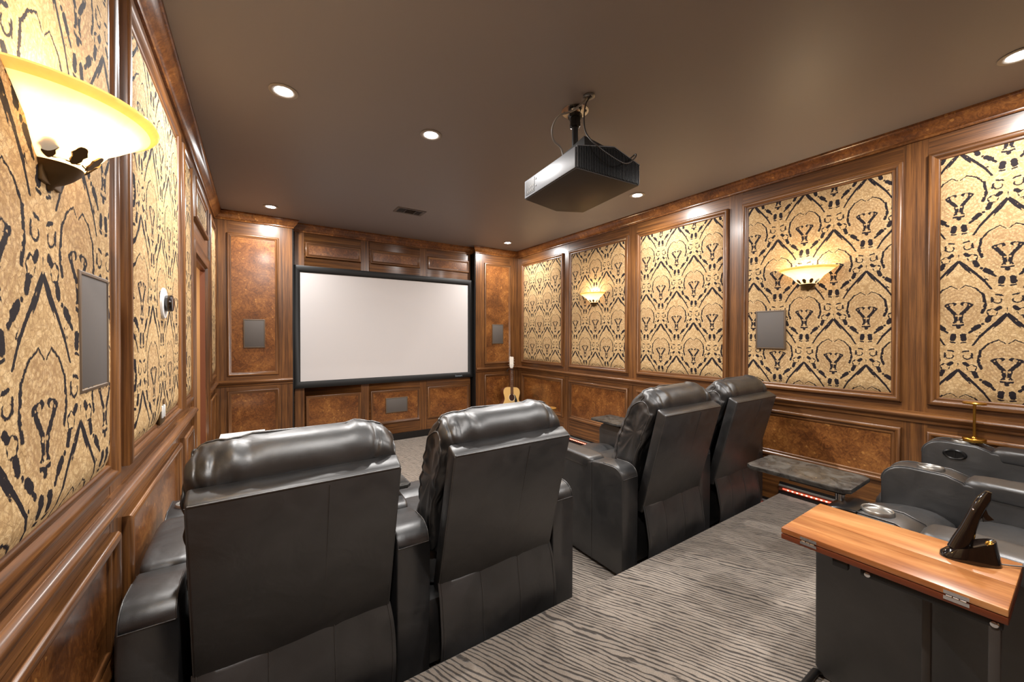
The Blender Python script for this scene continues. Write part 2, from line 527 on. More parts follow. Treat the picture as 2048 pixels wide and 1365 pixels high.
def smooth01(t): t = max(0, min(1, t)); return t * t * (3 - 2 * t)
def fabric(pl, s0, s1, z0, z1, su, zu, parent, seed=0, amp=.016, name='fabric_panel'):
    mb = MB()
    def fn(u, v):
        s = s0 + (s1 - s0) * u; z = z0 + (z1 - z0) * v
        e = min(s - s0, s1 - s, z - z0, z1 - z)
        h = .004 + amp * smooth01(e / .05) + .004 * noise.noise(Vector((s * 2.3, z * 2.0, seed))) + .002 * noise.noise(Vector((s * 9, z * 4, seed)))* smooth01(e / .04)
        return pl(s, z, max(.002, h))
    ax = 1 if pl in (PR, PL) else 0
    mb.grid(fn, max(8, int((s1 - s0) / .02)), max(8, int((z1 - z0) / .03)), 0, lambda c: (c[ax] - su, c[2] - zu))
    return mb.build(name, DAMASK, parent, 80)

RAIL = [(0, .965), (.012, .965), (.016, .975), (.016, .985), (.024, .99), (.030, 1.0), (.040, 1.006), (.044, 1.016), (.040, 1.027), (.030, 1.032), (.018, 1.034), (.018, 1.04), (.0, 1.042)]
CROWN = [(0, 2.945), (.012, 2.945), (.016, 2.953), (.016, 2.962), (.024, 2.966), (.030, 2.975), (.044, 2.99), (.056, 3.01), (.062, 3.028), (.072, 3.034), (.074, 3.05), (0, 3.05)]

# ------------------------------------------------------------------ room shell
mb = MB(); mb.box(XL - .2, XR + .2, RISER_Y - .1, YS + .2, -.1, 0)
structure(mb.build('floor', CARPET))
mb = MB()
mb.prism([(YB - .1, 0), (RISER_Y, 0), (RISER_Y, RISER - .012), (RISER_Y - .004, RISER - .003), (RISER_Y - .012, RISER), (YB - .1, RISER)], 'X', XL - .1, XR + .1)
o = structure(mb.build('floor_riser', CARPET, None, 50))
mb = MB(); mb.box(XL - .2, XR + .2, YB - .1, YS + .2, H, H + .1)
structure(mb.build('ceiling', CEIL))

ZT0, ZT1 = 1.10, 2.826        # tall panel frames
ZB0, ZB1 = .335, .915         # lower panel frames

def wood_wall(name, pl, gaxis, spans, s_lo, s_hi, z_lo, mats_face=None, thick=.15, holes=()):
    """backing slab with rails and stiles around panel spans, one mesh"""
    mb = MB()
    segs = []
    cur = s_lo
    for a, b in sorted(holes): segs.append((cur, a, 0, H)); cur = b
    segs.append((cur, s_hi, 0, H))
    for a, b, z0, z1 in segs: board(mb, pl, a, b, z_lo, z1, -thick, 0, 0)
    for (a, b), zt in holes.items(): board(mb, pl, a, b, zt, H, -thick, 0, 0)
    return mb

# --- right wall
rw = MB()
board(rw, PR, YB - .1, YS + .1, 0, H, -.15, -.012, 0)
t0, PWD, GAP = 5.545, 1.10, .127
spans = []
s = t0
while s > YB + .3:
    spans.append((max(s - PWD, YB + .02), s)); s -= PWD + GAP
edges = [YS] + [v for sp in spans for v in (sp[1], sp[0])] + [YB]
for i in range(0, len(edges) - 1, 2):
    board(rw, PR, edges[i + 1], edges[i], .10, 2.96, -.012, 0, 1)       # stiles
for a, b in spans:
    zb0 = ZB0 + (.155 if a < RISER_Y - .5 else 0)
    for z0, z1 in ((.10, zb0 + .03), (ZB1 - .03, ZT0 + .03), (ZT1 - .03, 2.96)):
        board(rw, PR, a, b, z0, z1, -.012, -.0008, 0)                   # rails
wall_right = structure(rw.build('wall_right', [W['Y'], W['Z']]))
su_tab = [5.0 + .02, 3.77, 2.547, .958, .496, -.7]
for i, (a, b) in enumerate(spans):
    zb0 = ZB0 + (.155 if a < RISER_Y - .5 else 0)
    mb = MB(); frame_mb(mb, PR, a, b, ZT0, ZT1); mb.build('panel_moulding', [W['Y'], W['Z']], wall_right, 50)
    mb = MB(); frame_mb(mb, PR, a, b, zb0, ZB1); mb.build('panel_moulding', [W['Y'], W['Z']], wall_right, 50)
    fabric(PR, a + .05, b - .05, ZT0 + .05, ZT1 - .05, su_tab[min(i, 5)], CZ + .14, wall_right, i)
    mb = MB(); board(mb, PR, a + .03, b - .03, zb0 + .03, ZB1 - .03, -.010, .004)
    mb.build('burl_panel', BURL, wall_right)
mb = MB(); run_mb(mb, PR, YB, YC, RAIL); mb.build('chair_rail', W['Y'], wall_right, 50)
mb = MB(); run_mb(mb, PR, YB, YC, CROWN); structure(mb.build('trim_1', BURL, None, 50))

# --- left wall with the doorway
DY0, DY1, DZ = 3.86, 4.75, 2.22
lw = MB()
for a, b, z0 in ((YB - .1, DY0, 0), (DY1, YS + .1, 0), (DY0, DY1, DZ)):
    board(lw, PL, a, b, z0, H, -.04, -.012, 0)
lsp = [(-.50, .60), (.725, 1.825), (1.96, 3.12), (3.25, 3.66), (5.0, 5.60)]
edges = [YB] + [v for sp in lsp for v in sp] + [YC]
for i in range(0, len(edges) - 1, 2):
    a, b = edges[i], edges[i + 1]
    if a < DY0 < b:
        board(lw, PL, a, DY0, .10, 2.96, -.012, 0, 1); board(lw, PL, DY1, b, .10, 2.96, -.012, 0, 1)
        board(lw, PL, DY0, DY1, DZ, 2.52, -.012, 0, 0); board(lw, PL, DY0, DY1, 2.80, 2.96, -.012, 0, 0)
    else: board(lw, PL, a, b, .10, 2.96, -.012, 0, 1)
for a, b in lsp:
    zb0 = ZB0 + (.155 if a < RISER_Y - .5 else 0)
    for z0, z1 in ((.10, zb0 + .03), (ZB1 - .03, ZT0 + .03), (ZT1 - .03, 2.96)):
        board(lw, PL, a, b, z0, z1, -.012, -.0008, 0)
wall_left = structure(lw.build('wall_left', [W['Y'], W['Z']]))
for i, (a, b) in enumerate(lsp):
    zb0 = ZB0 + (.155 if a < RISER_Y - .5 else 0)
    mb = MB(); frame_mb(mb, PL, a, b, ZT0, ZT1); mb.build('panel_moulding', [W['Y'], W['Z']], wall_left, 50)
    mb = MB(); frame_mb(mb, PL, a, b, zb0, ZB1); mb.build('panel_moulding', [W['Y'], W['Z']], wall_left, 50)
    fabric(PL, a + .05, b - .05, ZT0 + .05, ZT1 - .05, (a + b) / 2 + .2 * (i % 2), CZ + .14, wall_left, 20 + i, .02)
    mb = MB(); board(mb, PL, a + .03, b - .03, zb0 + .03, ZB1 - .03, -.010, .004)
    mb.build('burl_panel', BURL, wall_left)
mb = MB(); frame_mb(mb, PL, DY0 - .02, DY1 + .02, 2.50, 2.82); mb.build('panel_moulding', [W['Y'], W['Z']], wall_left, 50)
fabric(PL, DY0 + .03, DY1 - .03, 2.55, 2.77, 4.30, CZ + .14, wall_left, 31, .016)
mb = MB(); run_mb(mb, PL, YB, DY0 - .11, RAIL); run_mb(mb, PL, DY1 + .11, YC, RAIL)
mb.build('chair_rail', W['Y'], wall_left, 50)
mb = MB(); run_mb(mb, PL, YB, YC, CROWN); structure(mb.build('trim_2', BURL, None, 50))
# door casing and jamb
mb = MB()
CAS = [(0, 0), (0, .018), (.02, .030), (.035, .024), (.07, .020), (.085, .026), (.10, .022), (.11, 0)]
for pts in (('L', DY0), ('R', DY1)):
    sg = -1 if pts[0] == 'L' else 1
    A = mb.verts([PL(pts[1] + sg * (.11 - wv), 0, h) for wv, h in CAS]); B = mb.verts([PL(pts[1] + sg * (.11 - wv), DZ + .11 - wv, h) for wv, h in CAS])
    for i in range(len(CAS) - 1): mb.face([A[i], A[i + 1], B[i + 1], B[i]], 1)
A = mb.verts([PL(DY0 - (.11 - wv), DZ + .11 - wv, h) for wv, h in CAS]); B = mb.verts([PL(DY1 + (.11 - wv), DZ + .11 - wv, h) for wv, h in CAS])
for i in range(len(CAS) - 1): mb.face([A[i], B[i], B[i + 1], A[i + 1]], 0)
dr = structure(mb.build('door_1', [W['Y'], W['Z']], None, 50))
mb = MB()
mb.box(XL - .04, XL, DY1 - .02, DY1, 0, DZ); mb.box(XL - .04, XL, DY0, DY0 + .02, 0, DZ); mb.box(XL - .04, XL, DY0, DY1, DZ - .02, DZ)
mb.build('door_jamb', DOORW, dr)
# hallway outside the doorway
mb = MB()
HX = XL - .04
mb.box(HX - 1.3, HX - 1.2, 3.2, 5.5, 0, 2.6); mb.box(HX - 1.3, HX, 5.4, 5.5, 0, 2.6); mb.box(HX - 1.3, HX, 3.1, 3.2, 0, 2.6)
mb.box(HX - 1.3, HX, 3.1, 5.5, 2.5, 2.6); mb.box(HX - 1.3, HX, 3.1, 5.5, -.1, 0)
structure(mb.build('wall_hallway', TAN))
ld = bpy.data.lights.new('hallway_light', 'AREA'); ld.energy = 30; ld.size = .5; ld.color = (1, .85, .66)
lo = bpy.data.objects.new('hallway_light', ld); COL.objects.link(lo); lo.location = (HX - .6, 4.5, 2.45)

# --- front wall: two pilaster columns and the recessed screen wall
CLX, CRX = .385, 3.04
fw = MB()
fw.box(XL - .1, XR + .1, YS, YS + .15, 0, H, 0)
for a, b, p0, p1 in ((XL, CLX, -.29, .235), (CRX, XR, 3.20, 3.73)):
    fw.box(a, b, YC + .012, YS, 0, H, 1)
    for u0, u1 in ((a, p0 + .02), (p1 - .02, b)): fw.box(u0, u1, YC, YC + .012, .10, 2.96, 1)
    for z0, z1 in ((.10, ZB0 + .03), (ZB1 - .03, ZT0 + .03), (2.79, 2.96)): fw.box(p0 + .02, p1 - .02, YC + .0008, YC + .012, z0, z1, 0)
wall_front = structure(fw.build('wall_front', [W['X'], W['Z']]))
for p0, p1 in ((-.29, .235), (3.20, 3.73)):
    for z0, z1 in ((ZT0 - .01, 2.80), (ZB0, ZB1)):
        mb = MB(); frame_mb(mb, PC, p0, p1, z0, z1, FRAMES); mb.build('panel_moulding', [W['X'], W['Z']], wall_front, 50)
        mb = MB(); board(mb, PC, p0 + .02, p1 - .02, z0 + .02, z1 - .02, -.010, .003); mb.build('burl_panel', BURL, wall_front)
mb = MB(); run_mb(mb, PC, XL, CLX, RAIL, 0, -1, 0); run_mb(mb, PC, CRX, XR, RAIL, 0, 0, -1)
mb.build('chair_rail', W['X'], wall_front, 50)
mb = MB(); run_mb(mb, PC, XL, CLX, CROWN, 0, -1, 1); run_mb(mb, PC, CRX, XR, CROWN, 0, 1, -1)
structure(mb.build('trim_3', BURL, None, 50))
# black velvet strip on the column returns beside the screen
mb = MB(); mb.box(CLX, CLX + .012, YC + .01, YS, .03, 2.95); mb.box(CRX - .012, CRX, YC + .01, YS, .03, 2.95)
mb.build('side_masking', VELVET, wall_front)
# header and base panelling behind/around the screen
mb = MB()
HD = .06
board(mb, PS, CLX + .035, CRX - .035, 2.50, 2.96, 0, HD, 0)
board(mb, PS, CLX + .035, CRX - .035, .10, .885, 0, HD, 0)
for x in (.385 + .035, 1.25, 2.125, 2.99):
    for z0, z1 in ((2.50, 2.96), (.10, .885)): board(mb, PS, x, min(x + .11, CRX - .036), z0, z1, HD, HD + .004, 1)
scr_wall = mb.build('screen_surround', [W['X'], W['Z']], wall_front)
def PSh(s, z, h): return PS(s, z, h + HD + .002)
for a, b in ((.545, 1.25), (1.38, 2.125), (2.25, 2.98)):
    for z0, z1 in ((2.625, 2.825), (.26, .765)):
        mb = MB(); frame_mb(mb, PSh, a, b, z0, z1, FRAMES); mb.build('panel_moulding', [W['X'], W['Z']], wall_front, 50)
        mb = MB(); board(mb, PSh, a + .03, b - .03, z0 + .03, z1 - .03, -.01, .004); mb.build('burl_panel', BURL, wall_front)
mb = MB(); run_mb(mb, PSh, CLX, CRX, [(h, z) for h, z in CROWN], 0, 0, 0)
structure(mb.build('trim_4', BURL, None, 50))
# black plinth of the front wall
mb = MB(); mb.box(CLX, CRX, YS - .09, YS, 0, .10); mb.box(XL, CLX, YC - .012, YC, 0, .10); mb.box(CRX, XR, YC - .012, YC, 0, .10)
structure(mb.build('baseboard_front', BASEBLK))
mb = MB(); mb.box(XL - .1, XR + .1, YB - .1, YB, 0, H)
structure(mb.build('wall_back', W['Z']))

# base channel with LED rope along the right wall
def base_channel(name, y0, y1, z):
    mb = MB()
    mb.box(XR - .010, XR, y0, y1, z + .075, z + .10, 0)
    mb.box(XR - .028, XR, y0, y1, z + .066, z + .078, 1)
    mb.box(XR - .016, XR, y0, y1, z + .025, z + .066, 2)
    mb.box(XR - .030, XR, y0, y1, z, z + .022, 0)
    return structure(mb.build(name, [BASEBLK, BASEWHT, LEDBASE]))
base_channel('baseboard_right', RISER_Y, YC, 0)
base_channel('baseboard_right.001', YB, RISER_Y, RISER)
def led_strip(y0, y1, z, label):
    t = thing('led_light_strip', label, 'light strip', (XR - .022, y0, z), 0, 'LED strips in the right wall base channel')
    mb = MB(); mb.box(-.004, .004, 0, y1 - y0, -.006, .006); mb.build('strip_backing', LEDGLOW, t)
    mb = MB(); n = int((y1 - y0) / .034)
    for i in range(n):
        y = .017 + i * .034
        mb.box(-.008, -.004, y - .006, y + .006, -.004, .004)
    o = mb.build('diodes', LEDW, t); o['kind'] = 'stuff'
led_strip(RISER_Y + .02, YC - .03, .045, 'warm glowing LED strip low on the right wall beside the front row floor')
led_strip(YB + .05, RISER_Y - .03, RISER + .045, 'reddish glowing LED strip on the wall base above the raised carpet')
# baseboards on the left
mb = MB(); mb.box(XL, XL + .012, RISER_Y, DY0 - .11, 0, .10); mb.box(XL, XL + .012, DY1 + .11, YC, 0, .10); mb.box(XL, XL + .012, YB, RISER_Y, RISER, RISER + .09)
structure(mb.build('baseboard_left', BASEBLK))

# ------------------------------------------------------------------ downlights
def make_downlight():
    t = thing('recessed_ceiling_light', '', 'ceiling light', (0, 0, H))
    mb = MB(); mb.lathe([(.075, 0), (.078, -.004), (.070, -.007), (.052, -.006), (.048, -.001)], seg=28); mb.build('trim_ring', TRIM, t, 50)
    mb = MB(); mb.lathe([(0, -.0045), (.030, -.0045), (.047, -.003)], seg=24); mb.build('lamp_lens', LAMPE, t, 80)
    return t
proto = make_downlight()
DL_LABELS = ['glowing round ceiling light nearest the left side of the screen', 'glowing round ceiling light above the acoustic guitar corner',
             'leftmost glowing ceiling light, bright white, nearest the left wall sconce', 'glowing ceiling light left of the projector, in mid ceiling',
             'ceiling light directly behind the hanging projector', 'glowing ceiling light just right of the projector body',
             'ceiling light over the camera by the left wall', 'ceiling light overhead behind the projector', 'glowing ceiling light at the top right, over the rear seats']
for i, (x, y) in enumerate(DOWNLIGHTS):
    o = proto if i == 0 else copy_tree(proto)
    o.location = (x, y, H)
    tag(o, DL_LABELS[i], 'ceiling light', 'recessed ceiling lights')
    ld = bpy.data.lights.new('downlight_beam', 'AREA'); ld.shape = 'DISK'; ld.size = .09
    ld.energy = DL_POWER * (.72 if x > 3 or y > 5 else 1.04); ld.color = (1, .965, .93)
    lo = bpy.data.objects.new('downlight_beam', ld); COL.objects.link(lo)
    lo.location = (x, y, H - .012)

# ------------------------------------------------------------------ wall sconces
def make_sconce():
    """local frame: back at y=0 against the wall, bowl towards -y, origin at bowl rim height"""
    t = thing('wall_sconce', '', 'wall lamp')
    prof_o = [(.012, -.136), (.040, -.132), (.064, -.118), (.086, -.096), (.104, -.072), (.114, -.060), (.124, -.054), (.142, -.042), (.166, -.024), (.188, -.010), (.202, -.002), (.2065, .004), (.204, .009), (.196, .008), (.180, -.002), (.160, -.016), (.138, -.034), (.118, -.048), (.106, -.056), (.096, -.070), (.078, -.092), (.058, -.110), (.036, -.122), (.012, -.126)]
    SQ = Matrix.Diagonal((1, .90, 1, 1))
    mb = MB(); mb.lathe(prof_o, a0=PI * 1.0, a1=PI * 2.0, seg=48, M=SQ)
    for f in mb.bm.faces:
        cz = f.calc_center_median()
        if cz.z > -.014: f.material_index = 1
    mb.build('glass_bowl', [ALAB, AMBER], t, 60)
    mb = MB(); mb.lathe([(.0, -.182), (.008, -.178), (.012, -.168), (.026, -.160), (.040, -.148), (.052, -.134), (.056, -.124), (.052, -.123), (.036, -.140), (.01, -.148)], a0=PI, a1=2 * PI, seg=24)
    mb.build('bronze_cup', BRONZE, t, 50)
    for k in range(5):
        a = PI + PI * (k + .5) / 5
        rr = .058
        c = Vector((rr * math.cos(a), rr * math.sin(a), -.122)); tdir = Vector((-math.sin(a), math.cos(a), 0)); rad = Vector((math.cos(a), math.sin(a), 0))
        mb = MB()
        pts = []
        for q in range(18):
            th = 2 * PI * q / 18; r2 = .5 + .5 * math.cos(th)
            ww = .0125 * math.sin(th) * (1 - .25 * math.cos(th)) * (1 + .18 * math.cos(7 * th)); hh = .020 * (1 - math.cos(th)) * .9
            p = c + tdir * ww + Vector((0, 0, 1)) * hh + rad * (.75 * hh)
            pts.append(p)
        A = mb.verts(pts); B = mb.verts([p + rad * .004 for p in pts])
        mb.face(A); mb.face(B[::-1])
        for q in range(18): mb.face([A[q], A[(q + 1) % 18], B[(q + 1) % 18], B[q]])
        mb.build('bronze_leaf', BRONZE, t, 50)
        if k < 4:
            a2 = PI + PI * (k + 1) / 5; c2 = Vector((.060 * math.cos(a2), .060 * math.sin(a2), -.114)); td = Vector((-math.sin(a2), math.cos(a2), 0))
            mb = MB()
            for sgn in (-1, 1):
                mb.tube([c2 + td * sgn * (.012 - .010 * (q / 10) * math.cos(q * .65)) * 1.0 + Vector((0, 0, .010 * math.sin(q * .65) * (1 - q / 14))) + rad * 0 for q in range(11)], .0014, 6)
            mb.build('bronze_scroll', BRONZE, t, 60)
    mb = MB(); mb.box(-.05, .05, -.008, 0, -.17, -.02, bev=.003); mb.build('wall_plate', BRONZE, t)
    return t
sc0 = make_sconce()
SCON = [((XR - .022, 1.33, CZ + .553), -PI / 2, 'glowing glass bowl sconce on the right wall above the wall speaker'),
        ((XR - .022, 3.79, CZ + .570), -PI / 2, 'smaller-looking glowing glass bowl sconce on the right wall, nearer the screen'),
        ((XL + .022, 1.30, CZ + .505), PI / 2, 'large glowing golden glass bowl sconce on the left wall, beside the camera')]
for i, (loc, rz, lab) in enumerate(SCON):
    o = sc0 if i == 0 else copy_tree(sc0)
    # -y of the lamp must point into the room
    o.location = loc; o.rotation_euler = (0, 0, rz); tag(o, lab, 'wall lamp', 'glass bowl wall sconces')
    sx = -1 if loc[0] > 1 else 1
    ld = bpy.data.lights.new('sconce_bulb', 'POINT'); ld.energy = SCONCE_POWER; ld.color = (1, .80, .52); ld.shadow_soft_size = .025
    lo = bpy.data.objects.new('sconce_bulb', ld); COL.objects.link(lo)
    lo.location = (loc[0] + sx * .065, loc[1], loc[2] - .045)

# ------------------------------------------------------------------ projection screen
t = thing('projection_screen', 'large white projection screen in a black velvet frame between wood columns', 'projection screen', (1.75, YS - .07, .88))
x0, x1, z0, z1, bw = .395 - 1.75, 3.115 - 1.75 - .075, .0, 1.62, .088
x1 = 3.03 - 1.75
mb = MB(); SFR = [(0, 0), (0, .05), (.012, .058), (bw - .02, .045), (bw, .02)]
frame_mb(mb, lambda s, z, h: (s, -h, z), x0, x1, z0, z1, SFR, 0, 0); mb.build('frame', VELVET, t, 50)
mb = MB(); mb.box(x0 + bw - .01, x1 - bw + .01, -.022, -.016, z0 + bw - .01, z1 - bw + .01); mb.build('screen_surface', SCREEN, t)
try:
    cu = bpy.data.curves.new('badge', 'FONT'); cu.body = 'Stewart'; cu.size = .040; cu.extrude = .001; cu.align_x = 'CENTER'
    tmp = bpy.data.objects.new('tmp', cu); COL.objects.link(tmp)
    dg = bpy.context.evaluated_depsgraph_get(); me = bpy.data.meshes.new_from_object(tmp.evaluated_get(dg)); bpy.data.objects.remove(tmp)
    me.materials.clear(); me.materials.append(BADGE); me.transform(Matrix.Rotation(PI / 2, 4, 'X'))
    bo = bpy.data.objects.new('name_badge', me); COL.objects.link(bo); bo.parent = t; bo.location = (x1 - .27, -.058, .024)
except Exception as ex: print('badge', ex)

# ------------------------------------------------------------------ in-wall speakers
def speaker(loc, rz, wd, ht, label, dep=.012):
    t = thing('wall_speaker', label, 'speaker', loc, rz, 'in-wall speakers')
    mb = MB(); frame_mb(mb, lambda s, z, h: (s, -h, z), -wd / 2, wd / 2, -ht / 2, ht / 2, [(0, 0), (0, dep), (.004, dep + .003), (.010, dep + .003), (.012, dep)], 0, 0)
    mb.build('rim', SPKRIM, t, 50)
    mb = MB(); mb.box(-wd / 2 + .011, wd / 2 - .011, -dep - .001, 0, -ht / 2 + .011, ht / 2 - .011, bev=.003); mb.build('grille', SPKGREY, t)
    return t
speaker((-.022, YC - .004, 1.60), 0, .222, .35, 'grey rectangular speaker in the wood column left of the screen')
speaker((3.458, YC - .004, 1.60), 0, .222, .335, 'grey rectangular speaker in the wood column above the guitar')
speaker((1.76, YS - HD - .007, .53), 0, .33, .225, 'low grey centre speaker in the wood panel under the screen')
speaker((XR - .012, 1.61, CZ + .05), -PI / 2, .24, .345, 'grey rectangular speaker on the right fabric wall below the sconce', .022)
speaker((XL + .012, 1.585, CZ + .008), PI / 2, .235, .33, 'tall grey speaker on the left fabric wall below the big sconce', .013)

# ------------------------------------------------------------------ thermostat and light switch on the left wall
t = thing('thermostat', 'round black thermostat on a white plate on the left fabric wall', 'thermostat', (XL + .020, 2.57, CZ + .160), PI / 2)
mb = MB(); M = Matrix.Rotation(PI / 2, 4, 'X')
mb.lathe([(0, 0), (.075, 0), (.078, .004), (.074, .012), (0, .014)], seg=36, M=M); mb.build('back_plate', WHITE, t, 50)
mb = MB(); mb.lathe([(.038, .012), (.041, .016), (.042, .034), (.040, .040), (.036, .042), (0, .042)], seg=36, M=M); mb.build('dial', GLOSSB, t, 50)
t = thing('light_switch', 'dark bronze wall switch plate with a white toggle on the left wall', 'light switch', (XL + .018, 2.53, CZ - .375), PI / 2)
mb = MB(); mb.box(-.058, .058, -.008, 0, -.060, .060, bev=.004); mb.build('switch_plate', BRONZE, t)
for dx in (-.023, .023):
    mb = MB(); mb.box(dx - .008, dx + .008, -.014, -.006, -.030, .030, bev=.003); mb.build('toggle', WHITE, t)

# ------------------------------------------------------------------ ceiling vent
t = thing('ceiling_vent', 'small dark rectangular air vent in the ceiling before the screen', 'air vent', (1.52, 4.49, H))
mb = MB(); frame_mb(mb, lambda s, z, h: (s, z, -h), -.17, .17, -.10, .10, [(0, 0), (0, .005), (.006, .008), (.028, .006), (.034, 0)], 0, 0); mb.build('frame', plain('vent_paint', rgb(88, 76, 68), .5), t, 50)
mb = MB(); mb.box(-.136, .136, -.066, .066, -.001, .0); mb.build('duct_opening', BASEBLK, t)
mb = MB()
for x in (-.06, .06): mb.box(x - .006, x + .006, -.066, .066, -.008, -.001)
for k in range(7): mb.box(-.053, .053, -.055 + k * .018, -.052 + k * .018, -.007, -.001)
for k in range(4):
    for s in (-1, 1): mb.box(s * (.078 + k * .016) - .0015, s * (.078 + k * .016) + .0015, -.066, .066, -.007, -.001)
mb.build('louvres', plain('vent_louvre', rgb(56, 48, 44), .5), t)

# ------------------------------------------------------------------ projector on its ceiling mount
PX, PY = 1.743, 1.884
t = thing('ceiling_projector', 'silver and black projector hanging from a pole on the dark ceiling', 'projector', (PX, PY, H))
zb, zt = 2.53 - H, 2.66 - H
foot = [(1.52, 1.630), (2.03, 1.605), (2.114, 2.193), (1.917, 2.283), (1.578, 2.21)]
poly = [(x - PX, y - PY) for x, y in foot]
mb = MB(); mb.prism(poly, 'Z', zb, zt, 0, bev=.006)
mb.build('body', DGREY, t)
# raised upper shell with sloped shoulders (seen above the grille)
mb = MB()
hump = [(1.615, 1.665), (1.80, 1.655), (1.96, 1.70), (2.0, 2.08), (1.9, 2.16), (1.66, 2.12)]
hp = [(x - PX, y - PY) for x, y in hump]
lo_ = mb.verts([((x) * 1.06 , (y) * 1.04, zt - .002) for x, y in hp]); hi_ = mb.verts([(x, y, zt + (.098 if i_ == 0 else .072 if i_ == 1 else .05)) for i_, (x, y) in enumerate(hp)])
mb.face(lo_[::-1]); mb.face(hi_)
for i in range(len(hp)): mb.face([lo_[i], lo_[(i + 1) % len(hp)], hi_[(i + 1) % len(hp)], hi_[i]])
mb.build('top_shell', BLACKP, t)
# silver side panel on the left side
a = Vector((poly[0][0], poly[0][1], 0)); b_ = Vector((poly[4][0], poly[4][1], 0)); d_ = (b_ - a).normalized(); nrm = Vector((-d_.y, d_.x, 0)); L = (b_ - a).length
def side(mb, u0, u1, z0, z1, o0, o1, bev=0, mat=0):
    M = Matrix.Translation(a) @ Matrix((( d_.x, nrm.x, 0, 0), (d_.y, nrm.y, 0, 0), (0, 0, 1, 0), (0, 0, 0, 1)))
    mb.box(u0, u1, o0, o1, z0, z1, mat, bev, M=M)
mb = MB(); side(mb, .004, L - .002, zb + .006, zt - .004, 0, .008, .003); sp_ = mb.build('side_panel', SILVER, t)
mb = MB(); side(mb, L - .135, L - .02, zb + .02, zt - .016, .007, .010); cp = mb.build('connector_panel', plain('connector_black', rgb(44, 42, 42), .4), sp_)
mb = MB()
for q in range(7): side(mb, L - .12 + .013 * (q % 4) * 1.6, L - .112 + .013 * (q % 4) * 1.6, zb + .03 + .028 * (q // 4), zb + .042 + .028 * (q // 4), .009, .012)
mb.build('sockets', CABLEG, cp)
for q in (0, 1):
    mb = MB(); side(mb, L - .158, L - .148, zb + .045 + q * .045, zb + .056 + q * .045, .008, .0105, .001); mb.build('button', CABLEG, sp_)
# finned grille on the rear face
mb = MB()
a2 = Vector((poly[0][0], poly[0][1], 0)); b2 = Vector((poly[1][0], poly[1][1], 0)); d2 = (b2 - a2).normalized(); n2 = Vector((d2.y, -d2.x, 0)); L2 = (b2 - a2).length
M2 = Matrix.Translation(a2) @ Matrix(((d2.x, n2.x, 0, 0), (d2.y, n2.y, 0, 0), (0, 0, 1, 0), (0, 0, 0, 1)))
ztop = lambda u: zt + .056 * min(u / .29, (L2 - u) / (L2 - .29))
n = 40
for k in range(n):
    u = .008 + (L2 - .016) * k / (n - 1)
    hgt = ztop(u)
    mb.box(u - .0022, u + .0022, 0, .010, zb + .008, max(zt - .006, hgt - .006), M=M2)
mb.build('rear_grille', BLACKP, t)
mb = MB()
prof = [(0, zb + .006), (L2, zb + .006), (L2, zt), (.29, zt + .060), (0, zt)]
A = mb.verts([M2 @ Vector((u, .003, z)) for u, z in prof]); B = mb.verts([M2 @ Vector((u, -.03, z)) for u, z in prof])
mb.face(A); mb.face(B[::-1])
for i in range(5): mb.face([A[i], A[(i + 1) % 5], B[(i + 1) % 5], B[i]])
mb.build('rear_panel', BLACKP, t)
mb = MB()
mb.tube([M2 @ Vector((u, .006, z)) for u, z in prof[2:] + prof[:1]], .004, 6); mb.build('grille_rim', DGREY, t)
# mount
mb = MB(); mb.tube([(0, 0, 0), (0, 0, zt + .04)], .020, 18); mb.build('pole', BLACKM, t, 50)
mb = MB(); mb.lathe([(0, 0), (.088, 0), (.088, -.006), (.034, -.008), (.034, -.02), (0, -.02)], seg=36); fl = mb.build('ceiling_flange', CHROME, t, 50)
for k in range(4):
    aa = PI / 4 + k * PI / 2
    mb = MB(); mb.lathe([(0, -.012), (.007, -.012), (.008, -.006)], c=(.068 * math.cos(aa), .068 * math.sin(aa), 0), seg=12); mb.build('bolt', BLACKM, fl, 50)
mb = MB(); mb.lathe([(.036, -.008), (.038, -.045), (.034, -.075), (.036, -.08), (.036, -.105), (.028, -.112), (.020, -.114)], seg=6); mb.lathe([(.02, -.02), (.046, -.026), (.046, -.050), (.02, -.055)], seg=8); mb.build('collar', BLACKP, t, 30)
mb = MB(); mb.box(-.09, .09, -.075, .075, zt + .045, zt + .06, bev=.004)
mb.lathe([(0, zt + .10), (.035, zt + .095), (.045, zt + .06)], seg=20); mb.build('mount_bracket', BLACKM, t)

def cable(name, pts, r, m, label, sub=8):
    # Catmull-Rom through the points
    P = [Vector(p) for p in pts]; P = [P[0]] + P + [P[-1]]; out = []
    for i in range(1, len(P) - 2):
        for k in range(sub):
            u = k / sub
            out.append(.5 * ((2 * P[i]) + (-P[i - 1] + P[i + 1]) * u + (2 * P[i - 1] - 5 * P[i] + 4 * P[i + 1] - P[i + 2]) * u * u + (-P[i - 1] + 3 * P[i] - 3 * P[i + 1] + P[i + 2]) * u ** 3))
    out.append(P[-2])
    mb = MB(); mb.tube(out, r, 8)
    return tag(mb.build(name, m, None, 80), label, 'cable')
cable('cable', [(1.697, 1.727, 3.047), (1.693, 1.74, 3.03), (1.644, 1.80, 2.978), (1.586, 1.86, 2.957), (1.583, 1.92, 2.911), (1.616, 1.95, 2.853), (1.68, 1.95, 2.815), (1.70, 1.94, 2.73)], .006, CABLEG, 'grey cable looping from the ceiling port down to the left of the projector pole')
cable('cable', [(1.711, 1.706, 3.047), (1.645, 1.69, 2.951), (1.607, 1.65, 2.778), (1.636, 1.578, 2.665), (1.781, 1.555, 2.611), (1.87, 1.56, 2.618), (1.963, 1.58, 2.682), (2.018, 1.62, 2.735), (2.005, 1.655, 2.715)], .0045, CABLED, 'dark cable drooping across the finned rear of the projector')
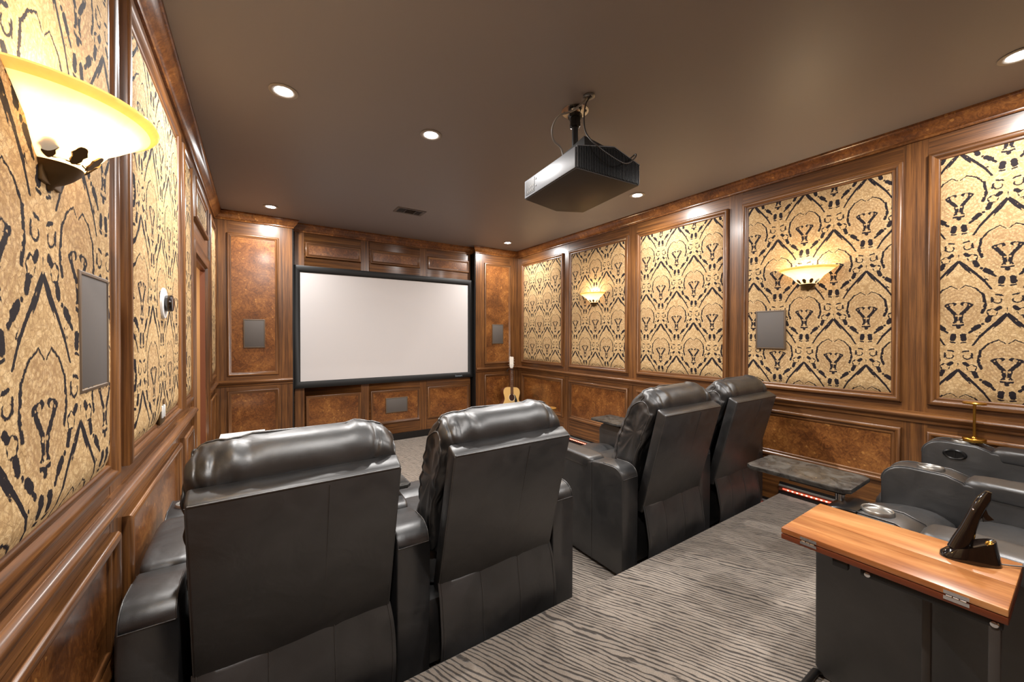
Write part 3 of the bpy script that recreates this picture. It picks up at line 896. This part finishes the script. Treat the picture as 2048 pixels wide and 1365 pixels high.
t = thing('cable_port', 'small round cable outlet ring in the ceiling beside the projector mount', 'cable outlet', (1.703, 1.716, H))
mb = MB(); mb.lathe([(.034, 0), (.036, -.008), (.030, -.012), (.018, -.010), (.016, 0)], seg=24); mb.build('ring', STEEL, t, 50)

# ------------------------------------------------------------------ recliners
def smoothloop(pts, n):
    """closed Catmull-Rom resampled to n points"""
    P = [Vector(p) for p in pts]; m = len(P); out = []
    sub = 12; dense = []
    for i in range(m):
        a, b, c, d = P[(i - 1) % m], P[i], P[(i + 1) % m], P[(i + 2) % m]
        for k in range(sub):
            u = k / sub
            dense.append(.5 * ((2 * b) + (-a + c) * u + (2 * a - 5 * b + 4 * c - d) * u * u + (-a + 3 * b - 3 * c + d) * u ** 3))
    Ls = [0]
    for i in range(len(dense)): Ls.append(Ls[-1] + (dense[(i + 1) % len(dense)] - dense[i]).length)
    tot = Ls[-1]; j = 0
    for k in range(n):
        t_ = tot * k / n
        while Ls[j + 1] < t_: j += 1
        f = (t_ - Ls[j]) / max(1e-9, Ls[j + 1] - Ls[j])
        out.append(dense[j].lerp(dense[(j + 1) % len(dense)], f))
    return out

def puff(mb, prof, xc, wd, n=5.0, nx=34, npf=64, wr=.006, seed=0., center=None, bulge=0.0, mat=0):
    """cushion: closed side profile (y,z) swept across x with soft, pillowy ends and leather creases"""
    L = smoothloop(prof, npf)
    c = Vector((sum(p[0] for p in prof) / len(prof), sum(p[1] for p in prof) / len(prof))) if center is None else Vector(center)
    def fn(u, v):
        th = (v - .5) * PI
        cs, sn = abs(math.cos(th)) ** (2 / n), math.copysign(abs(math.sin(th)) ** (2 / n), math.sin(th))
        if v in (0, 1): cs = 0
        p = L[int(round(u * npf)) % npf]
        q = c + (p - c) * (cs * (1 + bulge * (1 - sn * sn)))
        x = xc + wd / 2 * sn
        P3 = Vector((x, q[0], q[1]))
        d = (Vector((0, p[0] - c[0], p[1] - c[1]))).normalized()
        e = .4 + .6 * abs(sn) ** 3
        warp = noise.noise(Vector((x * 4, q[1] * 4, seed + 9))) * .5
        r1 = 1 - 2.2 * abs(noise.noise(Vector((x * 11 + warp, q[0] * 4 + seed, q[1] * 4 + warp))))
        r2 = 1 - 2.2 * abs(noise.noise(Vector((x * 24 + warp * 2, q[0] * 7 + seed * 2, q[1] * 7))))
        wv = noise.noise(Vector((x * 6, q[0] * 5 + seed, q[1] * 5))) * .9 - max(0, r1) ** 2 * .75 + .35 - max(0, r2) ** 2 * .45 * e
        P3 += d * (wr * wv) * (1 if cs > .15 else cs / .15)
        if abs(sn) > .8: P3.x += .35 * wr * noise.noise(Vector((seed, q[0] * 22, q[1] * 22))) * 2
        return P3
    mb.grid(fn, npf, nx, mat, closeu=True)
    return fn

def tubes(name, pts, r, par, m=None):
    mb = MB(); mb.tube(pts, r, 6); return mb.build(name, m or STITCH, par, 80)

ARM_W, SEAT_W = .15, .715
def arm_profile():
    pts = [(0, .03), (0, .655)]
    for k in range(7):
        a = PI - (PI / 2) * k / 6
        pts.append((.085 + .085 * math.cos(a), .655 + .070 * math.sin(a)))
    pts += [(.17, .722), (.27, .708)]
    pts += [(.275, .700), (.74, .700), (.745, .708)]
    pts += [(.80, .728), (.93, .730)]
    for k in range(1, 7):
        a = PI / 2 - (PI / 2) * k / 6
        pts.append((.93 + .10 * math.cos(a), .64 + .09 * math.sin(a)))
    pts += [(1.03, .06), (1.0, .03)]
    return pts
ARMP = arm_profile()

def make_arm(par, x0, cup=True, mount=False):
    x1 = x0 + ARM_W; xc = (x0 + x1) / 2
    mb = MB(); mb.prism(ARMP, 'X', x0, x1, 0, bev=.012, seg=3)
    arm = mb.build('arm', LEATHER, par, 55)
    # padded middle section
    mb = MB(); puff(mb, [(.275, .655), (.275, .712), (.33, .728), (.5, .732), (.69, .730), (.74, .714), (.742, .660), (.70, .650), (.32, .646)], xc, ARM_W + .012, 6, 18, 44, .0025, x0, bulge=0)
    mb.build('arm_pad', LEATHER, arm, 80)
    # piping along both upper edges
    for sx in (x0 + .006, x1 - .006):
        e = [Vector((sx, y, z + .0015)) for y, z in ARMP[1:10]]
        e2 = [Vector((sx, y, z + .0015)) for y, z in ARMP[12:22]]
        tubes('piping', e, .0028, arm); tubes('piping', e2, .0028, arm)
    tubes('seam', [(x0 + .006, -.001, .655), (x1 - .006, -.001, .655)], .0025, arm); tubes('seam', [(x0 - .001, .272, .03), (x0 - .001, .272, .70)], .0022, arm)
    if cup:
        mb = MB(); cy = .86
        mb.lathe([(.050, .726), (.049, .738), (.046, .742), (.042, .741), (.0395, .733)], c=(xc, cy, 0), seg=36)
        mb.lathe([(.040, .734), (.037, .7312), (.032, .7306), (.0, .7304)], c=(xc, cy, 0), seg=36)
        mb.build('cup_holder', STEEL, arm, 60)
    return arm

def make_recliner(arms):
    """origin: rear centre of the seat on the floor; +y faces the screen"""
    t = thing('leather_recliner', '', 'recliner')
    hw = SEAT_W / 2
    mb = MB(); mb.box(-hw + .008, hw - .008, .06, .98, .03, .34, bev=.02); mb.build('seat_base', LEATHER, t)
    for x in (-hw + .05, hw - .05):
        for y in (.12, .9):
            mb = MB(); mb.lathe([(0, 0), (.022, 0), (.026, .034), (0, .034)], c=(x, y, 0), seg=16); mb.build('foot', BLACKP, t, 40)
    mb = MB(); puff(mb, [(.16, .34), (.14, .52), (.24, .570), (.45, .582), (.64, .585), (.715, .56), (.735, .50), (.74, .34)], 0, SEAT_W - .012, 7, 30, 56, .006, 3.1)
    mb.build('seat_cushion', LEATHER, t, 80)
    mb = MB(); puff(mb, [(.752, .12), (.745, .50), (.77, .545), (.84, .572), (.96, .560), (1.07, .515), (1.11, .44), (1.07, .36), (1.01, .26), (.99, .14), (.95, .11)], 0, SEAT_W - .02, 7, 30, 56, .007, 7.7)
    mb.build('footrest_cushion', LEATHER, t, 80)
    # back cushion with the fat head roll
    prof = [(.29, .50), (.275, .73), (.205, .93), (.125, 1.09), (.055, 1.19), (-.01, 1.232), (-.075, 1.222), (-.120, 1.175), (-.130, 1.12), (-.105, 1.065), (-.06, .98), (.02, .78), (.08, .56), (.13, .49)]
    mb = MB(); fnb = puff(mb, prof, 0, .672, 7.0, 72, 120, .021, 1.3, center=(.045, .93), bulge=.0)
    bc = mb.build('back_cushion', LEATHER, t, 80)
    # piping round both sides and across the head roll
    def lift(u, v, k=.0015):
        p = fnb(u, v); d = Vector((0, p[1] - .045, p[2] - .93)).normalized(); return p + d * k
    for v in (.085, .915):
        pts = [lift((i % 120) / 120, v) for i in range(120)]
        keep = [p for p in pts if p.z > .60]
        k = max(range(len(keep)), key=lambda i: (keep[i] - keep[i - 1]).length)
        tubes('piping', keep[k:] + keep[:k], .0042, bc)
    ut = min(range(120), key=lambda i: (fnb(i / 120, .5) - Vector((0, -.015, 1.24))).length) / 120
    tubes('piping', [lift(ut + .006 * math.sin(v * .5), .09 + .82 * v / 40) for v in range(41)], .0045, bc)
    # flat upholstered rear board
    bp = [(-.184, 1.068), (-.180, 1.078), (-.172, 1.085), (-.128, 1.108), (-.118, 1.104), (-.116, 1.094), (.055, .42), (.048, .40), (.0, .40), (-.008, .41)]
    mb = MB(); mb.prism(bp, 'X', -.322, .322, 0, bev=.012, seg=3)
    bb = mb.build('back_board', LEATHER, t, 55)
    tubes('seam', [(-.314, -.184, 1.074), (.314, -.184, 1.074)], .003, bb)
    for sx in (-.319, .319): tubes('seam', [(sx, -.180, 1.07), (sx, -.006, .42)], .0025, bb)
    tubes('seam', [(.07, -.183, 1.06), (.07, -.008, .42)], .0014, bb)
    # loose rear skirt in three panels
    mb = MB()
    def sk(u, v):
        x = -.325 + .65 * u; z = .455 - .40 * v
        yy = -.016 - .045 * math.sin(min(1, v * 1.25) * PI / 2) - .022 * v * math.sin(u * 5.2 + 1.2) - .012 * math.sin(v * 5 + u * 9) * v + .012 * noise.noise(Vector((x * 5, z * 7, 2)))
        yy += .0035 * min(1, abs(((u * 3) % 1) - .5) * 8 - 3) if abs(((u * 3) % 1) - .5) > .42 else 0
        xx = x + .03 * v * v * (u - .5) + (.014 * math.sin(v * 4.2) if u > .9 else 0)
        return Vector((xx, yy, z))
    NU, NV = 40, 22
    F = [[sk(i / (NU - 1), j / (NV - 1)) for j in range(NV)] for i in range(NU)]
    fv = [[mb.bm.verts.new(p) for p in r] for r in F]; bv = [[mb.bm.verts.new(p + Vector((0, .004, 0))) for p in r] for r in F]
    for i in range(NU - 1):
        for j in range(NV - 1):
            mb.face([fv[i][j], fv[i + 1][j], fv[i + 1][j + 1], fv[i][j + 1]]); mb.face([bv[i][j], bv[i][j + 1], bv[i + 1][j + 1], bv[i + 1][j]])
    for i in range(NU - 1):
        for j in (0, NV - 1): mb.face([fv[i][j], bv[i][j], bv[i + 1][j], fv[i + 1][j]])
    for j in range(NV - 1):
        for i in (0, NU - 1): mb.face([fv[i][j], fv[i][j + 1], bv[i][j + 1], bv[i][j]])
    sk_o = mb.build('rear_skirt', LEATHER, t, 70)
    for u in (1 / 3, 2 / 3, .02, .98): tubes('seam', [sk(u, v / 14) + Vector((0, -.001, 0)) for v in range(15)], .0019, sk_o)
    for a_ in arms: make_arm(t, a_)
    return t
LA, RA = -SEAT_W / 2 - ARM_W, SEAT_W / 2
chA = make_recliner([LA, RA])          # carries its left arm and the shared middle arm
chB = make_recliner([RA])
PITCH = SEAT_W + ARM_W
Lx = -.368 + ARM_W + SEAT_W / 2 + .002
Rx = 1.935 + ARM_W + SEAT_W / 2
Bx = 1.885 + ARM_W + SEAT_W / 2
G = 'black leather home theatre recliners'
places = [('A', Lx, 1.65, 0, 'black leather recliner nearest the left wall, seen from behind'),
          ('B', Lx + PITCH, 1.65, 0, 'black leather recliner second from the left wall, seen from behind'),
          ('A', Rx, 1.65, 0, 'black leather recliner of the front row just right of the centre aisle'),
          ('B', Rx + PITCH, 1.65, 0, 'black leather recliner of the front row closest to the right wall'),
          ('A', Bx, -.41, RISER, 'grey-black leather recliner on the riser beside the folding wooden table'),
          ('B', Bx + PITCH, -.41, RISER, 'grey-black leather recliner on the riser beside the right wall')]
done = {'A': 0, 'B': 0}; chairs = []
for kd, x, y, z, lab in places:
    src = chA if kd == 'A' else chB
    o = src if not done[kd] else copy_tree(src)
    done[kd] = 1
    chairs.append((o, x, y, z, lab))
for o, x, y, z, lab in chairs:
    o.location = (x, y, z); tag(o, lab, 'recliner', G)

# swivel trays belong to single chairs
def swivel_tray(par, pivot, cx, cy, wx, wy, z, rz=0):
    M = Matrix.Translation((cx, cy, z)) @ Matrix.Rotation(rz, 4, 'Z')
    ch = .022
    poly = [(-wx / 2 + ch, -wy / 2), (wx / 2 - ch, -wy / 2), (wx / 2, -wy / 2 + ch), (wx / 2, wy / 2 - ch), (wx / 2 - ch, wy / 2), (-wx / 2 + ch, wy / 2), (-wx / 2, wy / 2 - ch), (-wx / 2, -wy / 2 + ch)]
    mb = MB(); mb.prism(poly, 'Z', -.020, 0, 0, bev=.004, M=M)
    tr = mb.build('swivel_tray', TRAY, par)
    mb = MB(); mb.tube([(pivot[0], pivot[1], .728), (pivot[0], pivot[1], z - .018)], .016, 16); mb.build('tray_pivot', CHROME, tr, 50)
    mb = MB(); mb.box(min(pivot[0], cx) - .02, max(pivot[0], cx) + .02, min(pivot[1], cy) - .02, max(pivot[1], cy) + .02, z - .030, z - .019, bev=.003); mb.build('tray_bracket', BLACKM, tr)
    return tr
rearA = chairs[4][0]; frontRA = chairs[2][0]; frontLA = chairs[0][0]
# rear-row tray: world X 1.94..2.22, Y .52...91
swivel_tray(rearA, (LA + .10, .98), 2.085 - Bx, .725 + .41, .275, .39, .785)
swivel_tray(frontRA, (RA + .07, .99), 2.85 - Rx, 2.53 - 1.65, .29, .37, .775)
swivel_tray(frontLA, (RA + .07, .80), .52 - Lx, 2.18 - 1.65, .36, .28, .775)
# glossy black mount cap on the front of the rear row's first arm
mb = MB(); capp = [(y * 1.0, z + .004) for y, z in ARMP if y > .90] + []
capp = [(.90, .60), (.90, .736)] + [(.93 + .107 * math.cos(PI / 2 - PI / 2 * k / 7), .64 + .097 * math.sin(PI / 2 - PI / 2 * k / 7)) for k in range(8)] + [(1.037, .60)]
mb.prism(capp, 'X', LA - .006, LA + ARM_W + .006, 0, bev=.008, seg=3); mb.build('tray_mount_cap', BLACKP, rearA, 50)
# oval control on the inner face of the last arm of the rear row
mb = MB(); rB = chairs[5][0]
Mo = Matrix.Translation((RA, .885, .66)) @ Matrix.Rotation(-PI / 2, 4, 'Y') @ Matrix.Diagonal((.62, 1, 1, 1))
mb.lathe([(.052, 0), (.050, .008), (.044, .012), (.036, .010), (.034, .006), (0, .006)], seg=36, M=Mo)
cb = mb.build('control_button', BLACKP, rB, 50)
mb = MB(); mb.box(RA - .010, RA - .006, .883, .887, .64, .68); mb.build('button_divider', BLACKM, cb)

# ------------------------------------------------------------------ brass cordless lamps
def make_lamp():
    t = thing('cordless_table_lamp', '', 'table lamp')
    mb = MB(); mb.lathe([(0, 0), (.047, 0), (.050, .004), (.050, .018), (.047, .022), (.012, .024), (.0085, .030)], seg=40); mb.build('base', BRASSY, t, 40)
    mb = MB(); mb.tube([(0, 0, .022), (0, 0, .230)], .0065, 16); mb.build('stem', BRASSY, t, 50)
    mb = MB(); mb.lathe([(0, .226), (.047, .230), (.050, .232), (.050, .240), (.047, .243), (0, .244)], seg=40); mb.build('lamp_head', BRASSY, t, 40)
    return t
lp = make_lamp(); lp.location = (Bx + PITCH + RA + .075, .405, RISER + .7435)
tag(lp, 'brass disc-topped lamp standing on the arm nearest the right wall', 'table lamp', 'brass disc lamps')
lp2 = copy_tree(lp); lp2.location = (Rx + LA + .072, 2.46, .7435)
tag(lp2, 'brass disc-topped lamp half hidden behind the second recliner from the left', 'table lamp', 'brass disc lamps')

# ------------------------------------------------------------------ folding wooden tray table
TZ = CZ - .65
t = thing('folding_tray_table', 'orange-brown folding wooden table on black metal legs beside the rear recliner', 'table', (1.64, .345, RISER))
tz = TZ - RISER
mb = MB(); mb.box(-.162, -.001, -.237, .237, tz - .018, tz, bev=.0025); mb.box(.001, .175, -.237, .237, tz - .018, tz, bev=.0025); mb.build('upper_leaf', TWOOD, t)
mb = MB(); mb.box(-.162, .165, -.237, .237, tz - .038, tz - .020, bev=.0025); mb.build('lower_leaf', plain('dark_table_edge', rgb(104, 50, 26), .4), t)
for y in (.16, -.155):
    mb = MB()
    for k in (-1, 0, 1): mb.tube([(-.1635, y + k * .012 - .005, tz - .019), (-.1635, y + k * .012 + .005, tz - .019)], .0035, 8)
    mb.box(-.1635, -.161, y - .022, y + .022, tz - .030, tz - .021); mb.box(-.1635, -.161, y - .022, y + .022, tz - .015, tz - .006)
    mb.build('hinge', CHROME, t, 50)
mb = MB(); mb.box(-.155, -.137, .062, .100, tz - .062, tz - .039, bev=.002); mb.build('latch', BLACKM, t)
mb = MB(); mb.box(-.150, -.128, -.228, .035, tz - .062, tz - .040, bev=.003); rail = mb.build('frame_rail', BLACKM, t)
for y in (-.215, .018):
    mb = MB(); mb.lathe([(0, .006), (.007, .005), (.009, 0)], M=Matrix.Translation((-.150, y, tz - .051)) @ Matrix.Rotation(-PI / 2, 4, 'Y'), seg=14); mb.build('bolt', CHROME, rail, 50)
for (x, y) in ((-.138, -.215), (.11, -.06)):
    mb = MB(); mb.box(x - .012, x + .012, y - .010, y + .010, .012, tz - .040, bev=.004); mb.build('leg', plain('grey_leg_metal', rgb(66, 62, 59), .45, .2), t)
mb = MB(); mb.tube([(-.138, -.215, .014), (-.138, .262, .014), (-.120, .282, .014), (.275, .282, .014), (.295, .262, .014), (.298, -.05, .014), (.11, -.06, .014)], .0135, 12); mb.build('foot_loop', BLACKM, t, 60)

# handset in its cradle on the table
t = thing('cradle_handset', 'glossy dark curved handset leaning upright in a black charging cradle on the wooden table', 'handset', (1.715, .195, TZ), math.radians(-62))
mb = MB()
N = 22
def ring(z, lx, ly, cx, k=2.3):
    out = []
    for i in range(N):
        a = 2 * PI * i / N; c, s = math.cos(a), math.sin(a)
        out.append((cx + lx * math.copysign(abs(c) ** (2 / k), c), ly * math.copysign(abs(s) ** (2 / k), s), z))
    return out
R = []
for i in range(N):
    pass
base = ring(0, .062, .032, 0); low = ring(.012, .060, .031, 0)
V0 = mb.verts(base); V1 = mb.verts(low)
top = [(x * .80 + .004, y * .80, .026 + .5 * (x + .06) * .75) for x, y, z in ring(0, .058, .030, 0)]
V2 = mb.verts(top); inn = [(x * .8, y * .75, z - .010) for x, y, z in top]; V3 = mb.verts(inn)
mb.face(V0[::-1])
for a_, b2_ in ((V0, V1), (V1, V2), (V2, V3)):
    for i in range(N): mb.face([a_[i], a_[(i + 1) % N], b2_[(i + 1) % N], b2_[i]])
mb.face(V3); mb.build('cradle', GLOSSB, t, 50)
mb = MB()
spine = [(-.022, 0, .026), (-.014, 0, .055), (-.004, 0, .090), (.006, 0, .125), (.016, 0, .155), (.028, 0, .185), (.036, 0, .205)]
rad = [(.024, .018), (.021, .016), (.016, .014), (.0135, .012), (.0135, .012), (.013, .011), (.006, .006)]
rings_ = []
for p, (rx, ry) in zip(spine, rad):
    rings_.append(mb.verts([(p[0] + rx * math.cos(2 * PI * i / 18), p[1] + ry * math.sin(2 * PI * i / 18), p[2] - .25 * rx * math.cos(2 * PI * i / 18)) for i in range(18)]))
for A_, B_ in zip(rings_, rings_[1:]):
    for i in range(18): mb.face([A_[i], A_[(i + 1) % 18], B_[(i + 1) % 18], B_[i]])
mb.face(rings_[0][::-1]); mb.face(rings_[-1]); hs = mb.build('handset', GLOSSB, t, 60)
mb = MB(); mb.prism([(.024, .118), (.046, .128), (.034, .142), (.030, .155), (.020, .140)], 'Y', -.006, .006, 0, bev=.002); mb.build('trigger', GLOSSB, hs)
mb = MB()
for i in range(4):
    for j in range(2): mb.lathe([(0, .004), (.0035, .002), (.004, 0)], M=Matrix.Translation((.005 + i * .0062, -.005 + j * .010, .150 + i * .011)) @ Matrix.Rotation(-1.1, 4, 'Y'), seg=8)
mb.build('buttons', CHROME, hs, 50)
mb = MB(); mb.lathe([(0, .066), (.008, .062), (.011, .052), (.010, .030)], c=(.040, 0, 0), seg=16); mb.build('contact_post', BRASSY, t, 60)
cable('power_cable', [(1.742, .140, TZ + .006), (1.765, .115, TZ + .006), (1.80, .09, TZ + .004), (1.835, .05, TZ - .003), (1.87, .01, TZ - .09), (1.875, -.02, TZ - .25), (1.86, -.06, RISER + .01)], .0022, CABLEG, 'thin grey power lead trailing off the wooden table from the cradle')

# ------------------------------------------------------------------ guitar in the front right corner
t = thing('acoustic_guitar', 'natural top acoustic guitar standing in the corner right of the screen', 'guitar', (3.548, 5.36, .178), 0)
t.scale = (1.04, 1.04, 1.07)
lean = Matrix.Rotation(math.radians(-9), 4, 'X') @ Matrix.Rotation(math.radians(5.5), 4, 'Y')
outl = [(0, 0), (.10, .004), (.165, .04), (.198, .11), (.190, .19), (.155, .26), (.136, .31), (.146, .36), (.160, .41), (.148, .465), (.10, .497), (0, .50)]
out2 = outl + [(-x, z) for x, z in outl[-2:0:-1]]
ol = [tuple(p) for p in smoothloop([(x, z) for x, z in out2], 72)]
mb = MB(); mb.prism(ol, 'Y', 0, .10, 0, bev=.004, seg=2, M=lean); gb = mb.build('body', GSIDE, t, 50)
ol2 = [(x * .985, .25 + (z - .25) * .985) for x, z in ol]
mb = MB(); mb.prism(ol2, 'Y', -.003, .001, 0, M=lean); mb.build('top_board', GUIT, t)
Mh = lean @ Matrix.Translation((0, -.0035, .335)) @ Matrix.Rotation(PI / 2, 4, 'X')
mb = MB(); mb.lathe([(0, 0), (.052, 0)], seg=36, M=Mh); mb.build('sound_hole', plain('sound_hole_dark', rgb(58, 30, 18), .6), t)
mb = MB(); mb.lathe([(.052, .001), (.060, .001), (.060, 0)], seg=36, M=Mh); mb.build('rosette', plain('rosette_cream', rgb(240, 225, 190), .4), t)
mb = MB(); mb.prism([(.035, .383), (.070, .365), (.100, .30), (.110, .23), (.072, .245), (.050, .275), (.062, .325), (.055, .36)], 'Y', -.005, -.002, 0, M=lean); mb.build('pickguard', PICK, t)
mb = MB(); mb.prism([(-.023, .50), (-.021, .80), (.021, .80), (.023, .50)], 'Y', .0, .022, 0, M=lean); mb.build('neck', GSIDE, t)
mb = MB(); mb.prism([(-.0275, .385), (-.022, .80), (.022, .80), (.0275, .385)], 'Y', -.009, 0, 0, M=lean); fb = mb.build('fretboard', GLAREW, t)
for k in range(18):
    zz = .80 - .62 * (1 - 2 ** (-(k + 1) / 12)) * 1.0
    wd = .022 + .0055 * (.8 - zz) / .415
    mb = MB(); mb.box(-wd, wd, -.0108, -.0088, zz - .003, zz + .003, M=lean); mb.build('fret', CHROME, fb)
mb = MB(); mb.prism([(-.021, .80), (-.034, .83), (-.036, .975), (-.02, .985), (.0, .978), (.02, .985), (.036, .975), (.034, .83), (.021, .80)], 'Y', -.006, .010, 0, M=lean); hd = mb.build('headstock', plain('headstock_pale', rgb(244, 238, 226), .2, Coat_Weight=.6), t)
for sx in (-1, 1):
    for k in range(3):
        zz = .855 + k * .042
        mb = MB(); mb.tube([lean @ Vector((sx * .034, .004, zz)), lean @ Vector((sx * .050, .004, zz))], .0035, 8); mb.lathe([(0, -.008), (.009, -.005), (.009, .005), (0, .008)], M=lean @ Matrix.Translation((sx * .054, .004, zz)), seg=12)
        mb.build('tuning_peg', CHROME, hd, 50)
mb = MB()
for k in range(6):
    x = -.0175 + k * .007
    mb.tube([lean @ Vector((x * 1.5, -.012, .19)), lean @ Vector((x, -.0125, .80)), lean @ Vector((x * 1.3, -.008, .86))], .0007, 4)
mb.build('strings', CHROME, t)
mb = MB(); mb.prism([(-.08, .175), (-.07, .20), (.07, .20), (.08, .175)], 'Y', -.010, -.002, 0, M=lean); mb.build('bridge', GLAREW, t)
mb = MB(); mb.box(-.030, .028, -.022, -.010, .770, .782, bev=.003, M=lean); mb.tube([lean @ Vector((-.028, -.016, .776)), lean @ Vector((-.055, -.004, .785)), lean @ Vector((-.075, .01, .765)), lean @ Vector((-.078, .012, .740))], .005, 8); mb.build('capo', BLACKM, t)
t2 = thing('guitar_stand', 'black tube stand holding the acoustic guitar in the corner', 'guitar stand', (3.555, 5.36, 0))
mb = MB(); mb.tube([(-.13, -.10, .008), (-.11, -.02, .10), (-.10, .0, .136), (-.10, -.06, .138), (-.10, -.065, .18)], .007, 8); mb.build('leg', BLACKM, t2, 60)
mb = MB(); mb.tube([(.13, -.10, .008), (.11, -.02, .10), (.10, .0, .136), (.10, -.06, .138), (.10, -.065, .18)], .007, 8); mb.build('leg', BLACKM, t2, 60)
mb = MB(); mb.tube([(-.10, .0, .136), (.10, .0, .136), (.0, .01, .132), (0, .14, .008)], .007, 8); mb.build('rear_leg', BLACKM, t2, 60)

# ------------------------------------------------------------------ white box behind the leftmost recliner
t = thing('white_side_table', 'white flat-topped low table beyond the leftmost recliner by the screen column', 'side table', (-.11, 4.55, 0))
mb = MB(); mb.box(-.19, .18, -.22, .22, .575, .60, bev=.003); mb.build('tabletop', WHITECARD, t)
for x in (-.16, .15):
    for y in (-.19, .19):
        mb = MB(); mb.box(x - .018, x + .018, y - .018, y + .018, 0, .575, bev=.002); mb.build('leg', WHITECARD, t)
